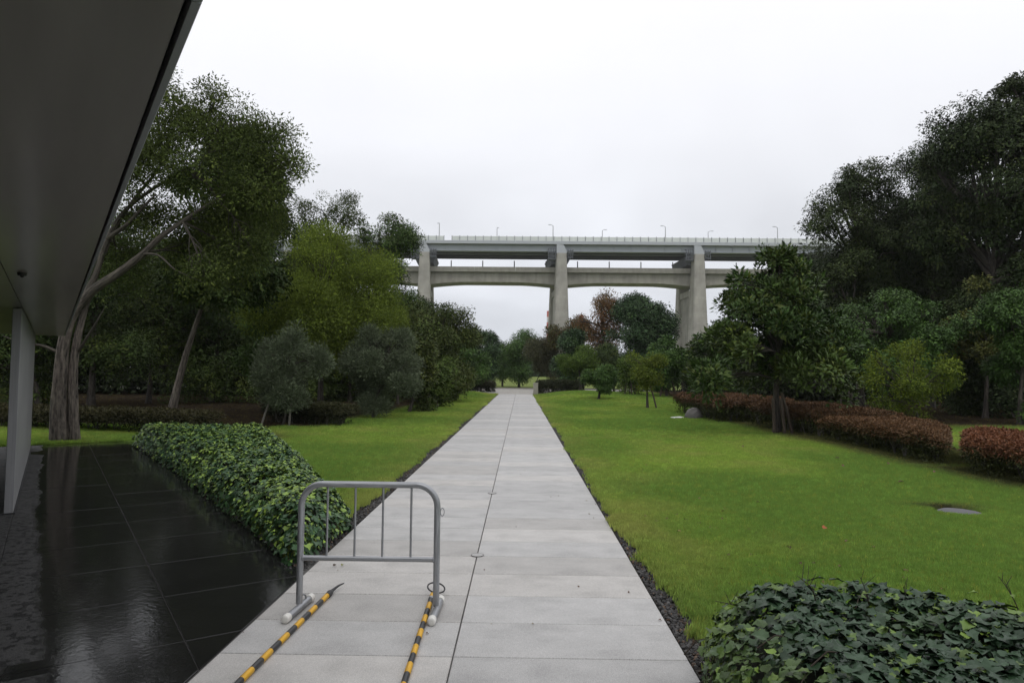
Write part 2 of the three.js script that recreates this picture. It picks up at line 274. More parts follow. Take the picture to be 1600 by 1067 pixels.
// wet black paving beside the building, in the building's own axes
const wetMask = (u, v) => step(-0.035, 0.05, v + 0.12 - 0.10 * step(9.5, 4.5, u) + 0.10 * (fbm(u * 1.3, 3, 3, 7) - 0.5) + 0.05 * (fbm(u * 9, v * 9, 3, 9) - 0.5) + (u < 4.62 && u > 4.4 ? 0.2 : 0) - 0 + 0.45 * bell(u, 0, 15.9, 0, 0.25, 1) - (u < 4.62 ? 0.02 : 0));
{
  const U0 = 2.5, U1 = 18.1, V0 = -5, V1 = 2;
  const W = 1024, Hh = 2048;
  const uvOf = (a, b) => [U0 + b * (U1 - U0), -1.2 + a * 3.2];               // texture: across 3.2 m, along 15.6 m
  const cT = tex(W, Hh, (a, b, i, j) => { const [u, v] = uvOf(a, b), w = wetMask(u, v), n = fbm(u * 7, v * 7, 4, 121), s = hash2(i, j, 4), d2 = fbm(u * 30, v * 30, 3, 127); const dry = 0.27 + 0.1 * (n - 0.5) + 0.26 * (s - 0.5) - 0.22 * step(0.52, 0.64, d2); const c = mix(dry, 0.07 + 0.04 * (s - 0.5) + 0.02 * n, w); return [c, c * 1.0, c * 1.0]; });
  const rT = tex(W, Hh, (a, b, i, j) => { const [u, v] = uvOf(a, b), w = wetMask(u, v), n = fbm(u * 5, v * 5, 4, 131), n2 = fbm(u * 22, v * 22, 3, 133); return mix(0.62 - 0.1 * (n2 - 0.5), 0.09 + 0.06 * Math.max(0, n - 0.45) * 2 + 0.04 * n2, w); });
  const bT = tex(W, Hh, (a, b, i, j) => { const [u, v] = uvOf(a, b), w = wetMask(u, v), f = fbm(u * 45, v * 45, 3, 141), g2 = fbm(u * 16, v * 16, 3, 143), puddle = step(0.42, 0.6, fbm(u * 0.9, v * 1.6, 3, 147)); return mix(0.5 + (hash2(i, j, 6) - 0.5) * 0.5, 0.5 + ((f - 0.5) * 0.55 + (g2 - 0.5) * 0.3) * mix(0.5, 1, puddle), w); });
  for (const t of [cT, rT, bT]) { t.wrapS = t.wrapT = THREE.ClampToEdgeWrapping; }
  const wet = new THREE.MeshPhysicalMaterial({ color: rgb(0.17, 0.17, 0.168), map: cT, roughness: 1, roughnessMap: rT, bumpMap: bT, bumpScale: 0.0013, ior: 1.35 });
  const pave = struct('pavement', null), nm = pieceNamer();
  pave.rotation.y = TH;                                                        // local -z runs along u, local +x along v
  const r = rng(5);
  part(pave, nm('joint_bed'), box(7, 0.05, 17.5, -1.55 + 0.1, -0.036, -8.75), std([0.075, 0.072, 0.068], 0.9));
  const tri = [];
  const du = 0.948, rows = [];
  for (let k = -3; k < 15; k++) rows.push(4.49 + k * du);
  const cols = [-5.3, -4.3, -3.3, -2.3, -1.3, -0.3, 0.71, 1.72];
  const leftOf = (u, v) => { const [x] = XZ(u, v); return x; };
  for (let k = 0; k < rows.length - 1; k++) for (let c = 0; c < cols.length - 1; c++) {
    let u0 = rows[k] + 0.003, u1 = Math.min(rows[k + 1], 17.46) - 0.003, v0 = cols[c] + 0.003, v1 = cols[c + 1] - 0.003;
    if (u1 - u0 < 0.1) continue;
    // cut at the edge of the path
    let poly = [[u0, v0], [u1, v0], [u1, v1], [u0, v1]]; const lim = PATH.l - 0.012, out = [];
    for (let i = 0; i < poly.length; i++) { const A = poly[i], B = poly[(i + 1) % poly.length], a = leftOf(...A) - lim, b = leftOf(...B) - lim; if (a <= 0) out.push(A); if (a * b < 0) { const t = a / (a - b); out.push([mix(A[0], B[0], t), mix(A[1], B[1], t)]); } }
    if (out.length < 3 || (u0 < 0)) continue;
    const area = Math.abs(out.reduce((s, A, i) => { const B = out[(i + 1) % out.length]; return s + A[0] * B[1] - A[1] * B[0]; }, 0)) / 2; if (area < 0.004) continue;
    const lev = -0.001 + (r() - 0.5) * 0.0016, p = [], uv = [], ix = [], cx = out.reduce((s, q) => s + q[0], 0) / out.length, cv = out.reduce((s, q) => s + q[1], 0) / out.length, n = out.length;
    const put = (q, y, e) => { const l = Math.hypot(q[0] - cx, q[1] - cv), f = e ? 1 - e / l : 1, U = cx + (q[0] - cx) * f, V = cv + (q[1] - cv) * f; p.push(V, y, -U); uv.push((V + 1.2) / 3.2, (U - U0) / (U1 - U0)); };
    for (const q of out) put(q, lev, 0.005); for (const q of out) put(q, lev - 0.003, 0); for (const q of out) put(q, -0.05, 0);
    for (let i = 1; i < n - 1; i++) ix.push(0, i, i + 1);
    for (let i = 0; i < n; i++) { const j = (i + 1) % n; for (const o of [0, n]) ix.push(o + i, o + n + i, o + j, o + j, o + n + i, o + n + j); }
    let g = new THREE.BufferGeometry(); g.setAttribute('position', new THREE.Float32BufferAttribute(p, 3)); g.setAttribute('uv', new THREE.Float32BufferAttribute(uv, 2)); g.setIndex(ix); g = g.toNonIndexed(); g.computeVertexNormals();
    if (g.attributes.normal.getY(0) < 0) { const a = g.attributes; for (let i = 0; i < a.position.count; i += 3) for (const at of [a.position, a.uv]) for (let q = 0; q < at.itemSize; q++) { const t = at.array[i * at.itemSize + q]; at.array[i * at.itemSize + q] = at.array[(i + 1) * at.itemSize + q]; at.array[(i + 1) * at.itemSize + q] = t; } g.computeVertexNormals(); }
    part(pave, nm('tile'), g, wet);
  }
}

// ------------------------------------------------------------------ building with the low roof
{
  const b = thing('building', 'low metal-clad building with a wide flat roof over the wet black paving', 'building', [0, 0, 0], TH), nm = pieceNamer();
  const panelMap = tex(512, 512, (u, v) => 0.5 + (fbm(u * 5, v * 5, 5, 151, 5, 5) - 0.5) * 0.18);
  const soffit = new THREE.MeshPhysicalMaterial({ color: rgb(0.66, 0.61, 0.60), map: panelMap, roughness: 0.42, clearcoat: 0.5, clearcoatRoughness: 0.16 });
  const dark = std([0.02, 0.02, 0.022], 0.5), lip = new THREE.MeshStandardMaterial({ color: rgb(0.42, 0.43, 0.46), roughness: 0.45, metalness: 0.3 });
  const HS = 2.28, seams = [-8, -4.3, 1.34, 6.9, 12.4, 16.9];
  const slab = part(b, 'roof', box(6.04, 0.36, 26.8, -2.84, HS + 0.225, -3.5), std([0.25, 0.25, 0.25], 0.7));
  for (let k = 0; k < seams.length - 1; k++) for (const [v0, v1] of [[-0.297, 0.179], [-2.6, -0.303], [-5.8, -2.606]]) {
    const L = seams[k + 1] - seams[k] - 0.005; part(b, nm('soffit_panel'), new RoundedBoxGeometry(v1 - v0, 0.03, L, 1, 0.003).translate((v0 + v1) / 2, HS + 0.015 + (v1 < -0.3 ? 0.004 : 0), -(seams[k] + seams[k + 1]) / 2), soffit);
  }
  part(b, 'shadow_gap', box(0.010, 0.012, 24.8, 0.184, HS + 0.036, -4.45), dark);
  for (let k = 0; k < seams.length - 1; k++) {
    const L = seams[k + 1] - seams[k] - 0.006, sh = new THREE.Shape([[0.189, HS - 0.006], [0.204, HS - 0.006], [0.206, HS - 0.003], [0.206, HS + 0.42], [0.189, HS + 0.42]].map((q) => new THREE.Vector2(...q)));
    part(b, nm('fascia'), new THREE.ExtrudeGeometry(sh, { depth: L, bevelEnabled: false }).translate(0, 0, -seams[k + 1] + 0.003), lip);
  }
  const wallM = new THREE.MeshStandardMaterial({ color: rgb(0.62, 0.62, 0.63), map: panelMap, roughness: 0.4, metalness: 0.1 });
  const wl = part(b, 'wall', new RoundedBoxGeometry(0.085, HS - 0.006, 7.45, 2, 0.006).translate(-0.344, (HS - 0.006) / 2 + 0.0, -13.12), wallM);
  part(wl, 'base_strip', box(0.12, 0.012, 7.5, -0.344, 0.004, -13.12), dark);
  part(b, 'back_wall', box(0.2, HS, 17, -5.6, HS / 2, -8.4), std([0.06, 0.06, 0.065], 0.2));
  const s = part(b, 'sensor', new THREE.CylinderGeometry(0.03, 0.026, 0.022, 20).translate(-0.2, HS - 0.011, -5.95), dark); part(s, 'lens', new THREE.SphereGeometry(0.013, 12, 8).translate(-0.2, HS - 0.022, -5.95), std([0.03, 0.03, 0.03], 0.15));
}

// ------------------------------------------------------------------ two-deck viaduct
{
  const Z = -210, b = thing('viaduct', 'grey concrete and steel two-deck viaduct on tapered piers crossing behind the trees', 'viaduct', [0, 0, Z]), nm = pieceNamer();
  const X0 = -118, X1 = 140, PX = [-72.1, -30.1, 12.2, 54.4, 96.6];
  // pier: two tapered columns in depth, recessed wall between them
  function column(w0, d0, w1, d1, y0, y1) {
    const c = 0.25, sh = (w, d, y) => [[-w + c, -d], [w - c, -d], [w, -d + c], [w, d - c], [w - c, d], [-w + c, d], [-w, d - c], [-w, -d + c]].map(([x, z]) => [x, y, z]);
    const p = [], uv = [], A = sh(w0 / 2, d0 / 2, y0), B = sh(w1 / 2, d1 / 2, y1);
    const tri = (...q) => { for (const v of q) { p.push(...v); uv.push(v[0] + v[2] * 0.9, v[1]); } };
    for (let i = 0; i < 8; i++) { const j = (i + 1) % 8; tri(A[i], B[j], A[j]); tri(A[i], B[i], B[j]); }
    for (let i = 1; i < 7; i++) { tri(B[0], B[i + 1], B[i]); }
    const g = new THREE.BufferGeometry(); g.setAttribute('position', new THREE.Float32BufferAttribute(p, 3)); g.setAttribute('uv', new THREE.Float32BufferAttribute(uv, 2)); g.computeVertexNormals(); return g;
  }
  const col = column(5.6, 6.2, 3.0, 3.6, 0.6, 38.8), farCol = column(5.4, 5.4, 3.0, 3.4, 0.6, 35.6);
  const wallP = metreUV(box(2.4, 27, 12, 0, 14, -9)), beam = metreUV(new THREE.ExtrudeGeometry(new THREE.Shape([[-1.2, 28.2], [-16.6, 28.2], [-16.6, 25.2], [-12.5, 26.4], [-5, 26.4], [-1.2, 25.2]].map((q) => new THREE.Vector2(...q))), { depth: 3.0, bevelEnabled: false }).rotateY(-Math.PI / 2).rotateY(Math.PI).translate(-1.5, 0, 0));
  beam.computeBoundingBox(); { const bb = beam.boundingBox; beam.translate(-(bb.min.x + bb.max.x) / 2, 0, (bb.max.z > 1 ? -bb.max.z - 1.2 : 0)); }
  const capS = new THREE.Shape([[-1.5, 38.8], [1.5, 38.8], [1.5, 39.4], [0.1, 42.3], [-1.0, 42.3], [-1.5, 41.9]].map((q) => new THREE.Vector2(...q)));
  const cap = new THREE.ExtrudeGeometry(capS, { depth: 3.0, bevelEnabled: true, bevelSize: 0.08, bevelThickness: 0.08, bevelSegments: 1 }).translate(0, 0, -1.5);
  const cage = (() => { const g = [], g2 = []; for (const y of [36.9, 38.0, 39.0, 40.2]) { g.push(box(2.2, 0.2, 0.2, -2.9, y, 1.3), box(2.2, 0.2, 0.2, -2.9, y, -0.8), box(0.2, 0.2, 1.8, -4.0, y, 0.3)); } for (const x of [-4.0, -3.3, -2.6, -1.9]) g.push(box(0.2, 3.4, 0.2, x, 38.5, 1.3)); g.push(box(2.2, 0.12, 2, -2.9, 36.8, 0.1)); for (const y of [37.6, 38.8, 39.6]) g2.push(box(1.7, 0.2, 0.2, 2.7, y, 1.3), box(0.2, 0.2, 1.8, 3.5, y, 0.3)); for (const x of [2.0, 2.8, 3.5]) g2.push(box(0.2, 2.8, 0.2, x, 38.6, 1.3)); return [g, g2].map((a) => mergeGeometries(a.map((q) => q.toNonIndexed()))); })();
  const bracket = new THREE.ExtrudeGeometry(new THREE.Shape([[-3.6, 38.2], [3.4, 38.2], [2.4, 36.2], [-2.6, 36.0]].map((q) => new THREE.Vector2(...q))), { depth: 14, bevelEnabled: false }).translate(0, 0, -16.5);
  const pedestal = box(3.2, 2.6, 3, 0, 36.2, -16);
  for (const x of PX) {
    const p = part(b, nm('pier'), col, concMat); p.position.set(x, 0, 0); p.rotation.y = rad(3.4);
    const f = part(p, 'far_column', farCol, concMat); f.position.z = -16;
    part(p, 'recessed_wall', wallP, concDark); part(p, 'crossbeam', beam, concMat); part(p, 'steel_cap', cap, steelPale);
    part(p, 'inspection_cage', cage[0], steelDark); part(p, 'inspection_cage', cage[1], steelDark); part(p, 'bracket', bracket, steelDark); part(p, 'pedestal', pedestal, concDark);
  }
  // lower deck: coping and haunched girder
  const lowProfile = []; const yTop = 33.5;
  const soff = (x) => { let d = 1e9; for (const p of [-114.2, ...PX, 138.8]) d = Math.min(d, Math.abs(x - p)); return 30.35 - 1.0 * Math.pow(clamp(1 - d / 13), 1.6); };
  const sh = new THREE.Shape(); sh.moveTo(X0, yTop); sh.lineTo(X1, yTop); for (let x = X1; x >= X0; x -= 1) sh.lineTo(x, soff(x)); sh.closePath();
  part(b, 'lower_girder', metreUV(new THREE.ExtrudeGeometry(sh, { depth: 8.5, bevelEnabled: false }).translate(0, 0, -12.3)), concWarm);
  const cop = []; for (let x = X0; x < X1; x += 12.9) cop.push([x, Math.min(12.9, X1 - x)]);
  const cg = metreUV(box(12.86, 1.55, 0.4, 0, 34.2, -2.6));
  for (const [x, w] of cop) { const q = part(b, nm('lower_coping'), cg, concWarm); q.position.x = x + w / 2; }
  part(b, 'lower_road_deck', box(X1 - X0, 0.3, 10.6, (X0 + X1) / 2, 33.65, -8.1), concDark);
  const lp = new THREE.CylinderGeometry(0.16, 0.2, 4.6, 8).translate(0, 36.0, -11);
  for (let x = -86; x < 110; x += 10.3) { part(b, nm('lower_post'), lp, steelDark).position.x = x + 1.2; }
  // upper deck
  part(b, 'upper_girder', box(X1 - X0, 2.05, 0.35, (X0 + X1) / 2, 40.55, 0.1), steelBlue);
  for (const z of [-4.4, -8.8, -13.2, -17.6]) part(b, nm('inner_girder'), box(X1 - X0, 1.6, 0.35, (X0 + X1) / 2, 40.72, z), steelDark);
  for (const [y, z, r] of [[39.8, -2.4, 0.26], [39.7, -6.4, 0.2]]) part(b, nm('pipe'), new THREE.CylinderGeometry(r, r, X1 - X0, 8).rotateZ(Math.PI / 2).translate((X0 + X1) / 2, y, z), steelPale);
  part(b, 'flange', box(X1 - X0, 0.1, 0.9, (X0 + X1) / 2, 39.47, 0.1), steelBlue);
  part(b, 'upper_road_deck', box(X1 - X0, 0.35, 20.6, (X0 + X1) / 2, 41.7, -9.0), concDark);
  const uc = box(12.86, 0.95, 0.4, 0, 41.98, 1.5); for (const [x, w] of cop) part(b, nm('upper_coping'), uc, steelPale).position.x = x + w / 2;
  const stf = box(0.1, 1.9, 0.3, 0, 40.55, 0.4); for (let x = X0 + 1; x < X1; x += 5.2) part(b, nm('stiffener'), stf, steelBlue).position.x = x;
  const pane = new THREE.MeshPhysicalMaterial({ color: rgb(0.80, 0.82, 0.79), roughness: 0.5, transmission: 0.75, thickness: 0, side: THREE.DoubleSide });
  const pg = box(2.28, 1.35, 0.05, 0, 43.15, 1.5), sp = box(0.15, 1.6, 0.16, 0, 43.2, 1.55), solid = box(2.28, 1.35, 0.06, 0, 43.15, 1.5), paleP = std([0.45, 0.46, 0.44], 0.6);
  for (let x = -70; x < 106; x += 2.42) { part(b, nm('screen_post'), sp, steelDark).position.x = x; if (Math.abs(x + 24) > 1.3) part(b, nm('screen_panel'), x < -38 ? solid : pg, x < -38 ? paleP : pane).position.x = x + 1.21; }
  // lamp posts standing on the upper deck
  const lampM = std([0.42, 0.43, 0.45], 0.5);
  function lamp(x, z, y, h, arm, label) {
    const t = thing('street_lamp', label, 'street lamp', [x, y, Z + z]);
    part(t, 'pole', tube([[0, 0, 0], [0, h * 0.5, 0], [0, h, 0]], [0.17, 0.14, 0.11], 8), lampM);
    part(t, 'arm', tube([[0, h - 0.06, 0], [arm * 0.45, h + 0.22, 0], [arm, h + 0.3, 0]], [0.09, 0.08, 0.07], 6), lampM); part(t, 'base_plate', box(0.5, 0.14, 0.5, 0, 0.07, 0), lampM);
    part(t, 'lamp_head', new RoundedBoxGeometry(0.8, 0.16, 0.32, 2, 0.06).translate(arm * 1.25, h + 0.3, 0), steelPale);
  }
  lamp(-25.6, 1.0, 41.95, 5.6, -0.2, 'tall slim lamp post on the upper deck, leftmost one by the left pier');
  lamp(9.6, 1.0, 41.95, 5.4, -0.9, 'lamp post on the upper deck standing by the middle pier');
  lamp(44.2, 1.0, 41.95, 5.3, -0.9, 'lamp post on the upper deck a little left of the right pier');
  lamp(78.6, 1.0, 41.95, 5.3, -0.9, 'rightmost lamp post on the upper deck near the tall dark trees');
  lamp(-8.4, -17.5, 41.9, 8.4, 0.25, 'shorter far-side lamp post on the upper deck between left and middle piers');
  lamp(27.0, -17.5, 41.9, 8.0, 0.9, 'shorter far-side lamp post on the upper deck between middle and right piers');
  lamp(62.4, -17.5, 41.9, 7.8, 1.1, 'shorter far-side lamp post on the upper deck just right of the right pier');
}
// far chimneys
{
  const red = std([0.5, 0.13, 0.09], 0.8), white = std([0.62, 0.62, 0.6], 0.8);
  for (const [x, top, r, label] of [[23.9, 57, 1.25, 'red and white banded chimney just left of the middle pier'], [52.9, 53.5, 1.7, 'red-topped chimney beside the rust-brown tree'], [-57.5, 41.5, 1.5, 'distant red-topped chimney above the left trees']]) {
    const t = thing('chimney', label, 'chimney', [x, 0, -600], 0, 'distant chimneys');
    part(t, 'shaft', new THREE.CylinderGeometry(r, r * 1.5, top, 18).translate(0, top / 2, 0), white);
    for (let k = 0; k < 3; k++) part(t, 'red_band', new THREE.CylinderGeometry(r * (1.03 + k * 0.10), r * (1.08 + k * 0.10), 5.2, 18).translate(0, top - 2.5 - k * 10, 0), red);
  }
}

// ------------------------------------------------------------------ foliage library
function leafGeo(L, W, fold = 0.25, droop = 0.15) {                         // one leaf: base at 0, tip along +x, four triangles
  const p = [0, 0, 0, L * 0.4, fold * W * 0.5, W / 2, L * 0.4, fold * W * 0.5, -W / 2, L * 0.55, 0, 0, L, -droop * L, 0], ix = [0, 1, 3, 0, 3, 2, 1, 4, 3, 3, 4, 2];
  const g = new THREE.BufferGeometry(); g.setAttribute('position', new THREE.Float32BufferAttribute(p, 3)); g.setIndex(ix); return g;
}
function clusterGeo(n, R, L, W, seed, { flat = 0.6, up = 0.7, whorl = false, upright = 0 } = {}) {
  const r = rng(seed), geos = [], m = new THREE.Matrix4(), q = new THREE.Quaternion(), X = new THREE.Vector3(1, 0, 0), base = leafGeo(L, W);
  for (let i = 0; i < n; i++) {
    let d = new THREE.Vector3(r() * 2 - 1, (r() * 2 - 1) * flat, r() * 2 - 1); if (d.length() > 1 || d.length() < 0.1) { i--; continue; }
    const pos = d.clone().multiplyScalar(R);
    const out = d.clone().normalize().multiplyScalar(0.8).add(new THREE.Vector3(r() - 0.5, (r() - 0.5) * 0.8 + upright, r() - 0.5)).normalize();
    const nrm = new THREE.Vector3((r() - 0.5) * 1.1, up, (r() - 0.5) * 1.1).normalize(), side = new THREE.Vector3().crossVectors(out, nrm).normalize(), nn = new THREE.Vector3().crossVectors(side, out);
    m.makeBasis(out, nn, side); const s = 0.7 + 0.6 * r(); m.scale(new THREE.Vector3(s, s, s)); m.setPosition(pos);
    geos.push(base.clone().applyMatrix4(m));
  }
  const g = mergeGeometries(geos).toNonIndexed(); g.computeVertexNormals(); return g;
}
const leafMat = (rough = 0.6, trans = 0) => new THREE.MeshPhysicalMaterial({ color: rgb(1, 1, 1), roughness: trans ? 1 : rough, transmission: trans, thickness: 0, side: THREE.DoubleSide, specularIntensity: trans ? 0.2 : 0.32 });
const mDull = leafMat(0.62), mThin = leafMat(1, 0.3);
const mGloss = leafMat(0.42);
const G = {
  broad: clusterGeo(26, 0.27, 0.105, 0.05, 1), mid: clusterGeo(24, 0.26, 0.085, 0.04, 2), fine: clusterGeo(34, 0.25, 0.06, 0.026, 3), big: clusterGeo(18, 0.24, 0.15, 0.062, 4, { flat: 0.7, upright: 0.3 }),
  olive: clusterGeo(46, 0.24, 0.085, 0.017, 5, { flat: 1, up: 0.3, upright: 0.5 }), willow: clusterGeo(44, 0.26, 0.08, 0.02, 6, { flat: 0.9, up: 0.4 }),
};
// geo, material, size, base colour, second colour, share of the second, colour spread
const SP = {
  broadDk: ['broad', mDull, 1.1, [0.034, 0.060, 0.015], [0.09, 0.118, 0.022], 0.2], broadDkR: ['broad', mDull, 1.25, [0.026, 0.043, 0.013], [0.055, 0.072, 0.018], 0.2],
  broadMid: ['mid', mDull, 1.3, [0.052, 0.098, 0.020], [0.08, 0.105, 0.03], 0.25], fineMid: ['mid', mThin, 1.1, [0.066, 0.092, 0.026], [0.08, 0.10, 0.035], 0.3],
  yellowFine: ['willow', mThin, 1.3, [0.165, 0.22, 0.03], [0.10, 0.14, 0.026], 0.4], olive: ['olive', mDull, 1.0, [0.092, 0.118, 0.066], [0.15, 0.18, 0.11], 0.25],
  broadBr: ['mid', mDull, 1.35, [0.050, 0.076, 0.017], [0.085, 0.10, 0.022], 0.3], broadYg: ['mid', mDull, 1.3, [0.062, 0.10, 0.020], [0.11, 0.14, 0.03], 0.25],
  broadG: ['broad', mDull, 1.6, [0.050, 0.105, 0.022], [0.078, 0.132, 0.028], 0.3], broadDkG: ['broad', mDull, 1.8, [0.032, 0.066, 0.025], [0.055, 0.096, 0.032], 0.3],
  fineBr: ['willow', mDull, 2.2, [0.062, 0.066, 0.030], [0.08, 0.08, 0.035], 0.3], rust: ['mid', mThin, 2.0, [0.19, 0.10, 0.045], [0.12, 0.095, 0.035], 0.4], rustGr: ['mid', mDull, 2.1, [0.085, 0.092, 0.03], [0.14, 0.08, 0.03], 0.3],
  lightG: ['mid', mThin, 1.7, [0.085, 0.14, 0.026], [0.11, 0.165, 0.03], 0.4], ygreen: ['mid', mThin, 1.4, [0.15, 0.19, 0.024], [0.08, 0.125, 0.022], 0.4],
  magnolia: ['big', mGloss, 1.0, [0.036, 0.070, 0.017], [0.095, 0.125, 0.024], 0.22], broadG2: ['broad', mGloss, 0.95, [0.042, 0.088, 0.018], [0.075, 0.135, 0.026], 0.25],
  ygreen2: ['mid', mThin, 1.05, [0.15, 0.195, 0.022], [0.07, 0.11, 0.02], 0.3], yellowDk: ['broad', mDull, 1.05, [0.10, 0.105, 0.018], [0.05, 0.065, 0.018], 0.4],
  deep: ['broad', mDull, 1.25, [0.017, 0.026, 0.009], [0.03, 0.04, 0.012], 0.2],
  zelkova: ['fine', mThin, 1.1, [0.062, 0.088, 0.022], [0.105, 0.135, 0.03], 0.28],
};
const Q = new THREE.Quaternion(), M4 = new THREE.Matrix4(), S3 = new THREE.Vector3(), UPV = new THREE.Vector3(0, 1, 0), COL = new THREE.Color();
function dirUp(v, r, k = 0.6) { return v.clone().normalize().multiplyScalar(k).add(new THREE.Vector3((r() - 0.5) * 0.7, 1 - k + 0.2, (r() - 0.5) * 0.7)).normalize(); }
function unit(r) { const z = r() * 2 - 1, a = r() * 2 * Math.PI, s = Math.sqrt(1 - z * z); return new THREE.Vector3(s * Math.cos(a), z, s * Math.sin(a)); }
function crownMesh(items, sp, seed) {
  const [gk, mat, size, c1, c2, share] = SP[sp], r = rng(seed), im = shade(new THREE.InstancedMesh(G[gk], mat, items.length));
  items.forEach(({ p, n, s, t }, i) => {
    Q.setFromUnitVectors(UPV, dirUp(n, r)); Q.multiply(new THREE.Quaternion().setFromAxisAngle(UPV, r() * 6.283));
    const k = size * s * (0.75 + 0.5 * r()); M4.compose(p, Q, S3.set(k, k, k)); im.setMatrixAt(i, M4);
    const mm = clamp((r() < share ? 0.75 : 0.12) * (0.6 + 0.8 * r()) + (t ?? 0)), b = 0.58 + 1.2 * r() * r() + 0.12 * r();
    im.setColorAt(i, COL.setRGB(...c1.map((x, q) => mix(x, c2[q], mm) * b)));
  });
  im.name = 'crown'; im.userData.kind = 'stuff'; return im;
}
function spread(lobes, n, r, { gap = 0, seed = 1, low = -0.35 } = {}) {     // places for leaf clusters round the lobes of a crown
  const tot = lobes.reduce((s, l) => s + l.r * l.r, 0), out = [];
  for (const [li, l] of lobes.entries()) {
    const k = Math.max(4, Math.round(n * l.r * l.r / tot)), tint = (vnoise(li * 3.7, seed, 5) - 0.5) * 0.5;
    for (let i = 0, tries = 0; i < k && tries < k * 6; tries++) {
      const d = unit(r); if (d.y < low && r() < 0.6) continue;
      const rr = l.r * (0.36 + 0.80 * Math.pow(r(), 0.7)), p = new THREE.Vector3(d.x * rr, d.y * rr * (l.f ?? 0.8), d.z * rr).add(l.c);
      if (lobes.some((o) => o !== l && o.c.distanceTo(p) < o.r * 0.45)) continue;
      if (gap && fbm(p.x * 1.1 / l.r + seed, p.y * 1.4 / l.r + p.z * 0.8, 3, seed) < 0.34 + gap * 0.35) { i += 0.5; continue; }
      out.push({ p, n: d, s: l.s ?? 1, t: tint, l: li }); i++;
    }
  }
  return out;
}
function branchwork(lobes, items, axis, r, rad0, { perLobe = 7 } = {}) {      // limbs from the trunk to each lobe, twigs from there to the leaves
  const gs = [];
  for (const [li, l] of lobes.entries()) {
    const a = clamp(0.25 + 0.5 * r()), base = axis(Math.min(0.95, mix(0.42, 0.9, a * clamp((l.c.y - axis(0.3).y) / (axis(1).y - axis(0.3).y + 0.01), 0.1, 1) * 1.4)));
    if (base.y > l.c.y) base.y = mix(base.y, l.c.y, 0.5);
    const mid = base.clone().lerp(l.c, 0.5).add(new THREE.Vector3((r() - 0.5) * 0.3 * l.r, l.r * (0.1 + 0.25 * r()), (r() - 0.5) * 0.3 * l.r));
    const pts = smooth([base, mid, l.c], 4), r0 = rad0 * (0.28 + 0.3 * r());
    gs.push(tube(pts, taper(pts.length, r0, r0 * 0.35), 6));
    const mine = items.filter((t) => t.l === li), m = Math.min(perLobe, mine.length);
    for (let k = 0; k < m; k++) {
      const e = mine[Math.floor(r() * mine.length)].p, s = pts[3 + Math.floor(r() * (pts.length - 3))];
      const q = s.clone().lerp(e, 0.5).add(new THREE.Vector3((r() - 0.5) * 0.2, 0.1 * r(), (r() - 0.5) * 0.2).multiplyScalar(l.r));
      const tp = smooth([s, q, e], 2); gs.push(tube(tp, taper(tp.length, r0 * 0.3, Math.max(0.004, r0 * 0.08)), 4, { cap: false }));
    }
  }
  return mergeGeometries(gs);
}
let treeSeed = 1000;
